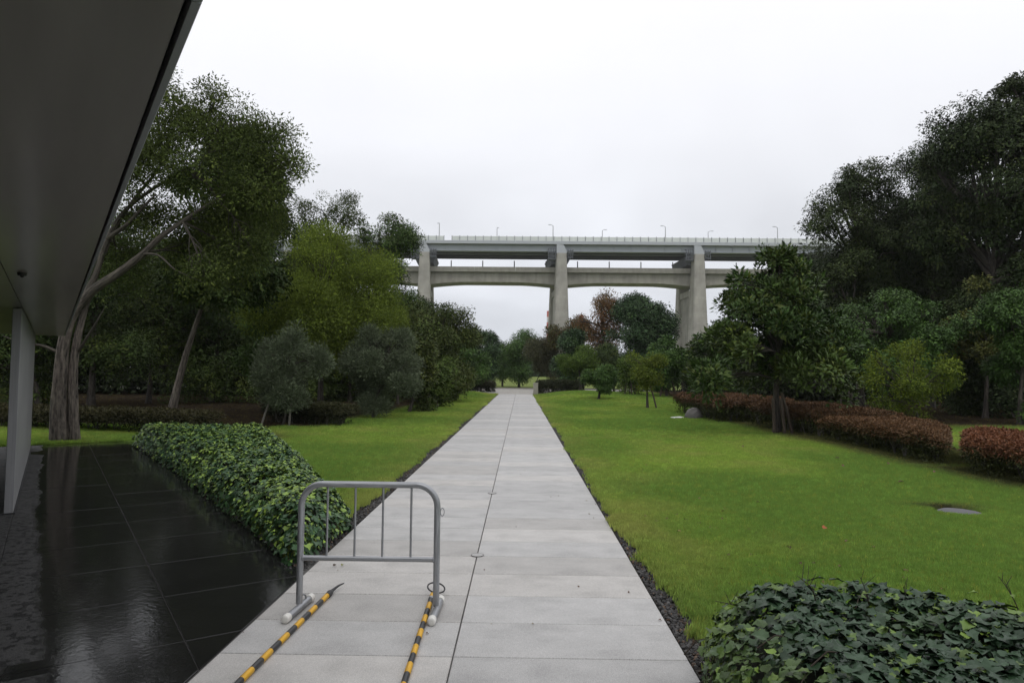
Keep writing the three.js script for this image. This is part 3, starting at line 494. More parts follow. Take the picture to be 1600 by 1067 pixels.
function tree(name, label, [bx, bz], [cx, cy, cz], [rx, ry], sp, n, nl, tr, o = {}) {
  const seed = treeSeed += 13, r = rng(seed), by = terr(bx, bz), cat = /shrub|bush/.test(name) ? 'shrub' : /hedge/.test(name) ? 'hedge' : 'tree';
  const t = thing(name, label, cat, [bx, by - 0.03, bz], 0, o.group);
  const C = new THREE.Vector3(cx - bx, cy - by, cz - bz), lobes = [];
  if (o.cone) {
    for (let i = 0; i < nl; i++) {
      const f = Math.pow((i + 0.5) / nl, 0.8), y = C.y - ry + 2 * ry * f, w = rx * Math.pow(1 - f, 0.75) * 1.02 + 0.12 * rx, a = i * 2.4 + r() * 0.6, lr = Math.max(0.2 * rx, w * (0.34 + 0.14 * r()));
      const d = Math.max(0, w - lr * 0.75) * (0.6 + 0.55 * r()); lobes.push({ c: new THREE.Vector3(C.x + Math.cos(a) * d, y, C.z + Math.sin(a) * d), r: lr, f: 0.48 });
    }
  } else {
    const R = Math.min(rx, ry);
    for (let i = 0; i < nl; i++) {
      const d = unit(r); 
      const lr = (o.lr ?? 1) * R * (0.30 + 0.26 * r()) * (i % 4 === 3 ? 0.62 : 1), k = (i < 2 ? 0.15 : 0.74 + 0.26 * r());
      const e = (q, s) => Math.max(0, q - lr * s), floor = C.y - ry + lr * 0.7;
      lobes.push({ c: new THREE.Vector3(C.x + d.x * e(rx, 0.7) * k * 1.15, Math.max(floor, C.y + d.y * e(ry, 0.6) * k * 1.15), C.z + d.z * e(rx, 0.7) * k * 1.15), r: lr, f: 0.78 });
    }
    for (let i = 0; i < Math.ceil(nl / 3); i++) {                              // small shoots that break the outline
      const d = unit(r); d.y = Math.abs(d.y) * 0.9 + 0.1; d.normalize(); lobes.push({ c: new THREE.Vector3(C.x + d.x * rx * 0.95, C.y + d.y * ry * 0.97, C.z + d.z * rx * 0.95), r: R * (0.12 + 0.1 * r()), f: 0.9 });
    }
  }
  const items = spread(lobes, n, r, { gap: o.gap, seed }); if (o.s) for (const q of items) q.s = o.s;
  const lean = o.lean ?? [0, 0], top = new THREE.Vector3(C.x, C.y + ry * (o.cone ? 0.8 : 0.45), C.z);
  const k1 = new THREE.Vector3(C.x * 0.25 + lean[0] * 0.3 + (r() - 0.5) * 0.12, C.y * 0.35, C.z * 0.25 + lean[1]), k2 = new THREE.Vector3(C.x * 0.75 + (r() - 0.5) * 0.2, C.y * 0.8, C.z * 0.8 + (r() - 0.5) * 0.2);
  const curve = new THREE.CatmullRomCurve3([new THREE.Vector3(0, -0.1, 0), k1, k2, top]), axis = (f) => curve.getPoint(f);
  const pts = curve.getPoints(14), rs = pts.map((p, i) => tr * (mix(1, 0.22, Math.pow(i / 14, 0.8)) + 0.5 * Math.exp(-i * 1.1)));
  const bm = o.bark ?? barkDark;
  part(t, 'trunk', tube(pts, rs, 9, { bump: 0.12, seed }), bm);
  part(t, 'branchwork', branchwork(lobes, items, axis, r, tr, { perLobe: o.twigs ?? 7 }), bm);
  t.add(crownMesh(items, sp, seed + 5));
  return t;
}
function stakes(label, bx, bz, list, mat = barkPale) {                         // wooden supports round a young tree
  const t = thing('tree_support', label, 'tree stakes', [bx, terr(bx, bz), bz], 0, 'wooden stakes holding young trees');
  for (const [x0, z0, x1, z1, h, r] of list) part(t, 'stake', tube([[x0, -0.08, z0], [(x0 + x1) / 2, h / 2, (z0 + z1) / 2], [x1, h, z1]], [r, r, r * 0.95], 8), mat);
}

// ------------------------------------------------------------------ the trees
{ // two grey trunks standing close together beside the black paving, limbs reaching right over the bed
  const z = -14.9, t = thing('double_trunk_tree', 'large tree with two pale grey-barked trunks beside the black paving', 'tree', [-10.03, 0, z]), r = rng(9);
  const P = (x, y, dz = 0) => new THREE.Vector3(x + 9.95, y, dz);
  const a = smooth([P(-10.0, -0.1), P(-10.06, 0.7), P(-10.05, 1.5), P(-10.0, 2.2), P(-9.86, 2.75), P(-9.58, 3.15, 0.05)], 4), b = smooth([P(-9.77, -0.1, -0.12), P(-9.82, 0.8, -0.12), P(-9.84, 1.7, -0.12), P(-9.74, 2.6, -0.15), P(-9.6, 3.5, -0.3), P(-9.25, 4.7, -0.4), P(-8.85, 5.5, -0.5), P(-8.2, 6.4, -0.5), P(-7.9, 7.3, -0.4)], 4);
  part(t, 'trunk', tube(a, a.map((_, i) => 0.158 + 0.05 * Math.exp(-i * 0.55) - 0.055 * i / (a.length - 1)), 18, { bump: 0.2, seed: 3 }), barkGrey);
  part(t, 'trunk', tube(b, b.map((_, i) => mix(0.112, 0.02, Math.pow(i / (b.length - 1), 0.8)) + 0.035 * Math.exp(-i * 0.55)), 16, { bump: 0.2, seed: 4 }), barkGrey);
  const limb = (pts, r0, r1, sides = 10) => { const s = smooth(pts, 5); return part(t, 'limb', tube(s, taper(s.length, r0, r1), sides, { bump: 0.14, seed: 6 }), barkLimb); };
  limb([P(-9.72, 2.98), P(-9.3, 3.36, 0.1), P(-8.7, 3.72, 0.2), P(-8.15, 4.1, 0.3), P(-7.73, 4.48, 0.35), P(-7.31, 4.82, 0.3), P(-6.6, 5.35, 0.2), P(-5.9, 5.75, 0.1)], 0.115, 0.016);
  limb([P(-9.66, 3.05), P(-9.42, 3.7, -0.1), P(-9.28, 4.4, -0.2), P(-8.97, 5.1, -0.25), P(-8.27, 5.66, -0.2), P(-7.5, 6.08, -0.1), P(-6.94, 6.45, 0), P(-6.5, 7.0, 0)], 0.068, 0.012);
  limb([P(-9.25, 4.55, -0.2), P(-8.74, 4.78, 0), P(-8.2, 5.2, 0.2), P(-7.9, 5.42, 0.3)], 0.06, 0.015, 8);
  limb([P(-8.2, 4.12, 0.3), P(-7.7, 4.05, 0.5), P(-7.2, 3.7, 0.7), P(-6.6, 3.45, 0.8)], 0.03, 0.007, 6);
  limb([P(-9.72, 2.0, -0.1), P(-9.36, 2.4, 0.1), P(-8.95, 2.9, 0.3)], 0.035, 0.01, 6);
  limb([P(-10.1, 1.95), P(-10.4, 2.1, 0.1), P(-10.75, 2.15, 0.2), P(-11.2, 2.3, 0.2)], 0.045, 0.012, 6);
  limb([P(-9.9, 2.6), P(-10.3, 3.6, -0.2), P(-10.6, 4.8, -0.4), P(-10.6, 6.2, -0.5)], 0.06, 0.02, 8);
  const L = [[-8.14, 6.25, 0.1, .75], [-7.16, 6.9, -.2, .8], [-6.5, 7.0, .2, .75], [-5.85, 6.35, 0, .75], [-7.0, 5.75, .5, .7], [-7.9, 7.4, -.3, .7], [-5.7, 5.5, .3, .6], [-6.2, 5.1, -.5, .8], [-9.2, 6.6, -.4, .8], [-10.3, 6.6, -.4, .9], [-7.2, 5.0, -.9, .8], [-8.5, 5.0, -.9, .75], [-8.7, 5.8, .6, .6], [-5.5, 6.9, -.3, .42], [-6.9, 7.65, 0, .4], [-8.3, 8.2, 0, .4], [-5.1, 6.1, .2, .38], [-9.6, 4.0, -1.2, .8], [-11, 4.6, -.8, .9], [-6.6, 3.6, .7, .4], [-5.9, 4.3, 0, .55], [-6.6, 4.2, -.7, .7], [-7.8, 4.3, -1.4, .7]];
  const lobes = L.map(([x, y, dz, q]) => ({ c: P(x, y, dz), r: q, f: 0.75 })), items = spread(lobes, 3700, r, { gap: 0.2, seed: 12 });
  const ends = [a[a.length - 1], b[24], b[28], b[32]];
  const gs = []; lobes.forEach((l, li) => { const cand = [P(-8.15, 4.15, 0.3), P(-7.3, 4.82, 0.3), P(-6.6, 5.35, 0.2), P(-8.97, 5.1, -0.25), P(-8.27, 5.66, -0.2), P(-7.5, 6.08, -0.1), P(-6.94, 6.45), P(-9.25, 4.7, -0.4), P(-8.2, 6.4, -0.5), P(-10.6, 4.8, -0.4)]; cand.sort((p, q) => p.distanceTo(l.c) - q.distanceTo(l.c)); const m = smooth([cand[0], cand[0].clone().lerp(l.c, 0.5).add(new THREE.Vector3(0, 0.12, 0)), l.c], 3); gs.push(tube(m, taper(m.length, 0.03, 0.012), 5)); const mine = items.filter((q) => q.l === li); for (let k = 0; k < 12 && mine.length; k++) { const e = mine[Math.floor(r() * mine.length)].p, s = m[2 + Math.floor(r() * (m.length - 2))], w = smooth([s, s.clone().lerp(e, 0.5).add(new THREE.Vector3((r() - .5) * .15, .06, (r() - .5) * .15)), e], 2); gs.push(tube(w, taper(w.length, 0.011, 0.004), 4, { cap: false })); } });
  part(t, 'branchwork', mergeGeometries(gs), barkLimb);
  t.add(crownMesh(items, 'zelkova', 77));
}
tree('leaning_tree', 'tall dark tree with a leaning trunk rising behind the ivy bed', [-10.55,-20.4], [-8.92,5.55,-20.4], [1.61,3.63], 'broadDk', 4000, 20, 0.13, {bark:barkGrey});
tree('slender_tree', 'airy tree whose thin top stands against the sky left of the viaduct', [-10.39,-36], [-10.35,8.17,-36], [2.23,3.37], 'fineMid', 2100, 14, 0.13, {gap:.35});
tree('broadleaf_tree', 'mid green tree overlapping the left end of the viaduct deck', [-8.14,-39], [-8.03,7.18,-39], [2.19,3.47], 'broadMid', 3000, 15, 0.14, {gap:.15});
tree('yellow_green_tree', 'wide yellow-green fine-leaved tree in the middle of the left wood', [-7.33,-25], [-7.38,4.21,-25], [2.62,2.39], 'yellowFine', 3800, 24, 0.13, {gap:.25});
tree('yellow_shrub', 'small bright yellow-green crown above the grey olive tree', [-5.9,-33], [-6.19,3.99,-33], [0.87,0.87], 'yellowFine', 350, 6, 0.06, {});
tree('dark_tree', 'mid green tree between the leaning tree and the yellow-green tree', [-9.45,-26], [-9.36,2.7,-26], [1.41,2], 'broadMid', 1500, 11, 0.12, {});
tree('young_olive_tree', 'grey-green olive-like tree held by stakes beside the low hedge', [-6.84,-19.6], [-6.61,1.71,-19.6], [0.88,1.07], 'olive', 1200, 20, 0.045, {gap:.32,lr:.72});
tree('olive_tree', 'round grey-green olive-like tree at the edge of the left lawn', [-5.03,-23.3], [-4.76,1.64,-23.3], [1.09,1.48], 'olive', 2300, 22, 0.06, {gap:.18,lr:.78});
tree('columnar_tree', 'narrow dark brownish-green tree just right of the olive tree', [-4.45,-27.2], [-4.04,1.45,-27.2], [0.89,1.63], 'broadBr', 1100, 9, 0.08, {});
tree('brownish_tree', 'broad brownish-green tree behind the narrow tree left of the path', [-4.26,-37], [-4.58,2.8,-37], [2.29,2.64], 'broadBr', 2400, 15, 0.14, {});
tree('small_tree', 'small low-branched olive-green tree on the left lawn before the brownish tree', [-3.74,-31], [-3.58,1.1,-31], [0.76,1.1], 'broadYg', 500, 7, 0.05, {});
tree('small_tree', 'little bushy tree nearest the path end on the left lawn', [-3.73,-38], [-3.68,1.17,-38], [0.85,1.21], 'broadYg', 500, 7, 0.05, {});
tree('round_tree', 'round green tree over the far left hedge beside the path', [-4.76,-57], [-4.9,2.51,-57], [2.03,2.46], 'broadG', 1300, 11, 0.1, {});
tree('round_tree', 'dark round tree with a pale bare trunk where the left hedge ends', [-3.27,-74], [-4.28,3.22,-74], [1.94,2.91], 'broadDkG', 1100, 10, 0.13, {});
tree('field_tree', 'tree standing alone on the far field in line with the path', [-0.17,-80], [-0.13,3.99,-80], [2.7,3.3], 'broadG', 1300, 13, 0.16, {gap:.2});
tree('field_tree', 'lower green tree on the far field left of the lone tree', [-2.22,-84], [-2.49,3.07,-84], [2.05,2.05], 'broadG', 700, 6, 0.12, {});
tree('brownish_bush_tree', 'brown-green fine-leaved tree just behind the stone post', [1.55,-73], [2.35,2.58,-73], [2.05,2.46], 'fineBr', 900, 8, 0.07, {});
tree('reddish_tree', 'sparse rust-brown tree turning for autumn right of the middle pier', [8.24,-67], [8.09,6.45,-67], [2.51,3.14], 'rust', 900, 13, 0.2, {gap:.33});
tree('brownish_tree', 'brown-olive tree in front of the foot of the middle pier', [5.37,-72], [5.33,5.43,-72], [2.83,1.89], 'rustGr', 700, 8, 0.15, {});
tree('dense_tree', 'dense dark blue-green tree between the middle and the right pier', [10.91,-64], [11.09,4.59,-64], [3.12,4.08], 'broadDkG', 3200, 24, 0.25, {});
tree('round_tree', 'dark green round tree behind the light green young tree', [4.15,-61], [4.53,3.01,-61], [1.83,2.29], 'broadDkG', 900, 8, 0.12, {});
tree('low_tree', 'low dark tree beneath the rust-brown tree', [8.22,-60], [7.93,2.24,-60], [2.47,1.8], 'broadDk', 1200, 9, 0.12, {});
tree('young_tree', 'light green young tree near the path end on the right lawn', [4.55,-51.9], [4.39,2.47,-51.9], [1.41,1.36], 'lightG', 1300, 13, 0.09, {s:.62,gap:.15});
tree('small_round_tree', 'small round mid green tree with short trunk alone on the right lawn', [4.68,-41.1], [4.75,1.38,-41.1], [0.96,0.81], 'broadG', 1300, 10, 0.1, {s:.55});
tree('thin_young_tree', 'thin sparse young tree held by stakes in front of the dense dark tree', [7.55,-47.4], [7.6,1.63,-47.4], [0.76,1.42], 'lightG', 160, 6, 0.04, {gap:.3});
tree('yellow_green_sapling', 'yellow-green young tree with stakes right of the small round tree', [6.03,-32.5], [5.96,1.96,-32.5], [0.82,0.97], 'ygreen', 600, 11, 0.075, {gap:.3,s:.72});
tree('staked_tree', 'deep green tree with stakes behind the yellow-green sapling', [9.75,-45.7], [9.83,2.38,-45.7], [1.28,1.46], 'broadG', 1300, 8, 0.1, {});
tree('slim_tree', 'slim dark tree in front of the foot of the right pier', [13.06,-55], [12.96,2.35,-55], [0.93,1.34], 'broadDk', 400, 6, 0.09, {});
tree('pale_bush_tree', 'small pale green tree at the foot of the right pier', [15.14,-60], [15.15,2.09,-60], [0.9,1.35], 'lightG', 260, 6, 0.06, {});
tree('broadleaf_tree', 'large-leaved dark tree standing behind the red hedge left of the big staked tree', [9.58,-32.7], [9.72,2.43,-32.7], [1.41,1.53], 'magnolia', 1300, 11, 0.1, {});
tree('large_leaf_tree', 'big large-leaved tree with a straight trunk between the red hedges', [7.17,-19.2], [7.14,3.11,-19.2], [2.16,1.98], 'magnolia', 2700, 30, 0.12, {cone:1,gap:.5,twigs:12});
tree('spreading_tree', 'broad round green tree with a thick dark trunk behind the red hedge', [14.06,-26.2], [14.3,2.89,-26.2], [2.31,1.87], 'broadG2', 3800, 24, 0.3, {gap:.1});
tree('yellow_green_bush', 'bright yellow-green bushy tree in front of the thick dark trunk', [12.78,-22], [12.4,1.44,-22], [1.32,1.24], 'ygreen2', 760, 24, 0.05, {gap:.4,twigs:8,lr:.62,s:.85});
tree('tall_tree', 'tall dark tree nearest the viaduct at the edge of the right wood', [17.77,-36], [18.06,8.74,-36], [2.77,3.88], 'broadDkR', 3400, 19, 0.2, {gap:.15});
tree('tall_tree', 'tall dark tree in the middle of the right wood', [22.31,-39], [23.01,8.74,-39], [3.22,5.41], 'broadDkR', 5200, 30, 0.2, {gap:.05});
tree('tall_tree', 'tall dark tree between the nearest and the tallest tree of the right wood', [21.42,-36], [21.85,10.41,-36], [2.09,2.43], 'broadDkR', 1700, 14, 0.18, {gap:.1});
tree('tall_tree', 'tallest dark tree at the right edge of the photo', [21,-31], [21.77,8.77,-31], [3.43,5.67], 'broadDkR', 6000, 32, 0.25, {gap:.12});
tree('tall_tree', 'dark tree top rising highest at the right border', [21.83,-30], [22.16,13.12,-30], [1.55,1.69], 'broadDkR', 1100, 11, 0.2, {gap:.2});
tree('yellowing_tree', 'dull yellow-green tree low in the right wood', [18.17,-27], [18.37,3.78,-27], [1.47,1.64], 'yellowDk', 900, 9, 0.1, {});
tree('blue_green_tree', 'blue-green tree at the right border above the last red hedge', [16.99,-23.5], [17.12,2.63,-23.5], [1.19,2.47], 'broadG2', 2000, 10, 0.1, {});
tree('dark_tree', 'low dark tree filling the shade of the right wood', [18.45,-29], [18.62,2.04,-29], [1.9,1.96], 'broadDkR', 1500, 9, 0.12, {});
tree('dark_tree', 'dark tree behind the big large-leaved tree', [16.32,-34], [16.21,4.43,-34], [1.98,3.19], 'broadDkR', 1600, 10, 0.12, {});
tree('dark_tree', 'low dark tree in the shade at the right border', [19.86,-28], [20.03,1.39,-28], [1.84,1.57], 'broadDkR', 1000, 8, 0.12, {});
tree('wood_tree', 'dark tree in the left wood behind the double-trunk tree', [-17.09,-27], [-17.03,4.85,-27], [3.04,4.18], 'broadDk', 1700, 11, 0.15, {});
tree('wood_tree', 'dark tree in the left wood seen beside the grey wall', [-18.43,-26], [-19.04,2.48,-26], [2.68,3.05], 'broadDk', 1200, 9, 0.15, {});
tree('wood_tree', 'dark tree in the left wood just behind the leaning trunk', [-16.98,-31], [-16.84,4.03,-31], [3.49,4.65], 'broadDk', 1700, 11, 0.13, {});
tree('wood_tree', 'dark tree deep in the left wood right of the leaning trunk', [-14.96,-33], [-14.77,3.44,-33], [3.4,4.27], 'broadDk', 1600, 10, 0.13, {});
tree('wood_tree', 'dark tree in the left wood behind the round olive tree', [-8.78,-35], [-8.84,2.13,-35], [2.95,3.12], 'broadDk', 1400, 10, 0.13, {});
tree('wood_tree', 'dark tree in the left wood behind the narrow brownish tree', [-7.22,-40], [-7.29,3.18,-40], [2.81,3], 'broadDk', 1400, 10, 0.13, {});
stakes('two stakes slanting beside the grey-green tree at the low hedge', -6.79, -19.2, [[-0.5, 0.1, -0.28, -0.15, 0.9, 0.03], [0.25, -0.1, 0.27, -0.2, 0.85, 0.03]]);
stakes('pale stake leaning beside the yellow-green sapling', 6.02, -32.4, [[0.42, 0.1, 0.10, 0.05, 1.15, 0.04]], barkBrown);
stakes('stakes round the deep green tree behind the sapling', 9.74, -45.6, [[0.6, 0.2, 0.2, 0, 1.6, 0.06], [-0.5, 0.2, -0.15, 0, 1.6, 0.06]], barkBrown);
stakes('stakes holding the thin sparse tree', 7.55, -47.3, [[0.38, 0.1, 0.1, 0, 1.5, 0.045], [-0.38, 0.1, -0.1, 0, 1.5, 0.045], [0.1, 0.4, 0, 0.1, 1.5, 0.045]], barkBrown);
stakes('stakes leaning on the trunk of the big large-leaved tree', 7.1, -19.1, [[0.42, 0.15, 0.16, 0.0, 1.15, 0.045], [0.14, 0.3, 0.1, 0.08, 1.0, 0.045], [-0.12, 0.2, -0.1, 0.06, 1.0, 0.045]], barkBrown);
stakes('frame of stakes under the broad round tree behind the red hedge', 14.06, -26.0, [[-2.2, 0.2, -1.9, 0, 1.0, 0.06], [-1.6, 0.2, -1.6, 0, 1.1, 0.09], [0.9, 0.2, 0.5, 0, 1.1, 0.06]], barkDark);

// far wood beyond the field, one mass
{
  const r = rng(555), items = [], tr = [];
  for (let x = -62; x < 70; x += 2.6) for (const dz of [0, 6]) { const h = 3.4 + 3.2 * fbm(x * 0.09, dz + 1, 3, 8), c = new THREE.Vector3(x + r() * 2, 0.9 + h * 0.58, -168 - dz - r() * 3); items.push(...spread([{ c, r: h * 0.5, f: 0.95, s: 2.6 }, { c: c.clone().add(new THREE.Vector3(1, -h * 0.25, 1)), r: h * 0.4, f: 0.9, s: 2.4 }], 130, r, { seed: 3, low: -2 }).map((q) => ({ ...q, l: 0 }))); }
  const w = crownMesh(items, 'broadDkG', 8); w.name = numbered('woodland'); w.userData = { kind: 'stuff', label: 'far belt of dark trees along the back of the grass field', category: 'woodland' }; scene.add(w);
}

// shaded depths of the woods on both sides, each one mass
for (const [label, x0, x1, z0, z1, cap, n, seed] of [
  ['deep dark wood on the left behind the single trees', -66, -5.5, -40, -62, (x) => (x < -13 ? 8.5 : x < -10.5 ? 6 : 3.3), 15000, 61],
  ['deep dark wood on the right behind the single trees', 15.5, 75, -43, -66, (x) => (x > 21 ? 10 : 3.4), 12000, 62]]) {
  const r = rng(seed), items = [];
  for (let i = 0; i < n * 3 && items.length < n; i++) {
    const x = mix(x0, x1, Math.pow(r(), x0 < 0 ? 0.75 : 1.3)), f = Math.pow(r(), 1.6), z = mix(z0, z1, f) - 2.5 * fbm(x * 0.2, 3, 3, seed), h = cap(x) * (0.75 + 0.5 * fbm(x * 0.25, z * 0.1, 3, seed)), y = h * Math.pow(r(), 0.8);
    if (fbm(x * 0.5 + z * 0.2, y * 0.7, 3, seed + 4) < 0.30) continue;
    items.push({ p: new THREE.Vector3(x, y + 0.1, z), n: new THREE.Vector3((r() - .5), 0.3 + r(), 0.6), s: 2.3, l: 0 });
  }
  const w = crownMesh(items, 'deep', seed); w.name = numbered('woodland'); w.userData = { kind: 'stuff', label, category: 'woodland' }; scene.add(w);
}

// ------------------------------------------------------------------ clipped hedges
const hedgeTuft = clusterGeo(22, 0.075, 0.042, 0.02, 21, { flat: 0.8, up: 0.6, upright: 0.35 });
const mHedge = leafMat(0.6);
function hedge(label, [x, z], turn, L, W, H, n, top, low, { hollow = 0.4, size = 1, cut = null, stemsN = 40, group, wob = 0.06 } = {}) {
  const r = rng(treeSeed += 7), t = thing('clipped_hedge', label, 'hedge', [x, terr(x, z), z], turn, group), im = shade(new THREE.InstancedMesh(hedgeTuft, mHedge, n));
  const hx = W / 2, hz = L / 2; let i = 0;
  while (i < n) {
    const a = (r() * 2 - 1) * hx, b = (r() * 2 - 1) * hz, ec = cut ? cut(x + a, z + b) : 9, edge = Math.min(hx - Math.abs(a), hz - Math.abs(b), ec), round = clamp(edge / 0.28), Ht = H * (0.80 + 0.20 * Math.sqrt(round)) + wob * (fbm(a * 1.6 + x, b * 1.6 + z, 3, 4) - 0.5) * 2;
    if (ec < 0) continue;
    let y; const f = r();
    if (f < 0.55) y = Ht - Math.abs(r() - r()) * 0.14; else { if (edge > 0.34 && r() < 0.75) continue; y = mix(hollow * H * (0.75 + 0.5 * vnoise(a * 2, b * 2, 3)), Ht, Math.pow(r(), 0.7)); if (r() < 0.12) y = r() * hollow * H; }
    const bulge = 0.05 * (fbm(a * 2 + 5, b * 2 + y * 3, 2, 8) - 0.5) + 0.10 * clamp(y / H - hollow) * (edge < 0.3 ? 1 : 0);
    const px = a + Math.sign(a) * (hx - Math.abs(a) < 0.3 ? bulge : 0), pz = b + Math.sign(b) * (hz - Math.abs(b) < 0.3 ? bulge : 0);
    const out = new THREE.Vector3(hx - Math.abs(a) < 0.2 ? Math.sign(a) : 0, y / H > 0.75 ? 1.3 : 0.5, hz - Math.abs(b) < 0.2 ? Math.sign(b) : 0);
    Q.setFromUnitVectors(UPV, dirUp(out, r)); Q.multiply(new THREE.Quaternion().setFromAxisAngle(UPV, r() * 6.3)); const k = size * (0.75 + 0.6 * r());
    M4.compose(new THREE.Vector3(px, y, pz), Q, S3.set(k, k, k)); im.setMatrixAt(i, M4);
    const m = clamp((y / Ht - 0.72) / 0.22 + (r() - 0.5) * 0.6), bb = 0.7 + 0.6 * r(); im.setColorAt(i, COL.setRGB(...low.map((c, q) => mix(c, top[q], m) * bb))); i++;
  }
  im.name = 'foliage'; im.userData.kind = 'stuff'; t.add(im);
  const gs = [];
  for (let k = 0; k < stemsN; k++) {
    const a = (r() * 2 - 1) * (hx - 0.12), b = (r() * 2 - 1) * (hz - 0.12), m = 3 + Math.floor(r() * 3); if (cut && cut(x + a, z + b) < 0.1) continue;
    for (let q = 0; q < m; q++) { const dx = (r() - 0.5) * 0.5, dz = (r() - 0.5) * 0.5, s = smooth([[a, -0.03, b], [a + dx * 0.35 + (r() - .5) * .06, H * 0.4, b + dz * 0.35], [a + dx, H * (0.75 + 0.15 * r()), b + dz]], 3); gs.push(tube(s, taper(s.length, 0.009 + 0.009 * r(), 0.004), 5, { cap: false })); }
  }
  part(t, 'branchwork', mergeGeometries(gs), barkPale);
  return t;
}
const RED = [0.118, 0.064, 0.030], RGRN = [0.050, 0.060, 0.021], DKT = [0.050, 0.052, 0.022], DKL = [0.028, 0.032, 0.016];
hedge('reddish clipped hedge at the right border, nearest of the red hedges', [8.5, -11.2], 0, 5.6, 2.2, 0.60, 5600, [0.16, 0.066, 0.032], RGRN, { cut: (x, z) => (x + 0.644 * z) * 0.84, stemsN: 60, hollow: 0.52 });
hedge('red-brown clipped hedge with bare stems below, right of the big large-leaved tree', [8.5, -14.6], 0, 5.4, 2.0, 0.60, 6200, RED, RGRN, { cut: (x, z) => (-0.618 * z - x) * 0.85, stemsN: 60, hollow: 0.5 });
hedge('red-brown clipped hedge just behind the trunk of the big large-leaved tree', [8.75, -20.2], 0, 4.7, 2.3, 0.70, 5200, [0.105, 0.058, 0.028], RGRN, { size: 1.15 });
hedge('farthest red-brown clipped hedge, behind the dark boulder', [7.95, -26.3], 0, 6.2, 2.6, 0.82, 5600, [0.11, 0.06, 0.03], RGRN, { size: 1.25 });
hedge('low dark clipped hedge under the left wood behind the grey double trunk', [-13.2, -18.4], rad(75), 11, 1.1, 0.52, 4200, [0.06, 0.056, 0.024], DKL, { size: 1.3 });
hedge('low dark clipped hedge at the left lawn edge below the staked grey-green tree', [-6.35, -20.6], rad(68), 2.6, 1.0, 0.62, 2600, DKT, DKL, { size: 1.2 });
hedge('dark clipped hedge left of the path end', [-4.1, -59.5], rad(-8), 1.0, 3.6, 0.85, 1500, [0.055, 0.058, 0.026], DKL, { size: 2.0, stemsN: 10, hollow: 0.05 });
hedge('dark clipped hedge right of the stone post at the path end', [3.2, -55.6], 0, 1.2, 3.6, 0.95, 1700, [0.045, 0.055, 0.025], DKL, { size: 2.0, stemsN: 10, hollow: 0.05 });
hedge('low bright green hedge on the far grass right of the dense dark tree', [20.5, -76], 0, 1.4, 4.2, 0.9, 900, [0.06, 0.10, 0.028], [0.045, 0.075, 0.024], { size: 2.6, stemsN: 8, hollow: 0.05 });

// ------------------------------------------------------------------ ivy beds
function ivyLeafGeo(seed) {
  const r = rng(seed), o = [[0, 0.02], [-0.22, -0.09], [-0.42, 0.04], [-0.43, 0.24], [-0.49, 0.46], [-0.31, 0.58], [-0.15, 0.80], [0, 0.98], [0.15, 0.80], [0.31, 0.57], [0.50, 0.45], [0.43, 0.24], [0.42, 0.03], [0.21, -0.09]].map(([x, y]) => [x * (0.92 + 0.18 * r()), y * (0.94 + 0.12 * r())]);
  const bend = 0.22 + 0.25 * r(), fold = 0.22 + 0.25 * r(), p = [], ix = [], H = (x, y) => fold * Math.abs(x) - bend * (y - 0.3) * (y - 0.3) + 0.05 * Math.sin(x * 9 + y * 5);
  p.push(0, H(0, 0.32), 0.32); for (const [x, y] of o) p.push(x, H(x, y), y);
  for (let i = 0; i < o.length; i++) ix.push(0, 1 + (i + 1) % o.length, 1 + i);
  // petiole
  const k = p.length / 3; p.push(-0.02, 0, 0.02, 0.02, 0, 0.02, 0, -0.35, -0.55); ix.push(k, k + 1, k + 2);
  const g = new THREE.BufferGeometry(); g.setAttribute('position', new THREE.Float32BufferAttribute(p, 3)); g.setIndex(ix); g.computeVertexNormals(); return g;
}
const ivyGeos = [31, 32, 33, 34].map(ivyLeafGeo);
const ivyMat = new THREE.MeshPhysicalMaterial({ color: rgb(1, 1, 1), roughness: 0.4, side: THREE.DoubleSide, specularIntensity: 0.55 });
const frus = new THREE.Matrix4().multiplyMatrices(camera.projectionMatrix, camera.matrixWorldInverse);
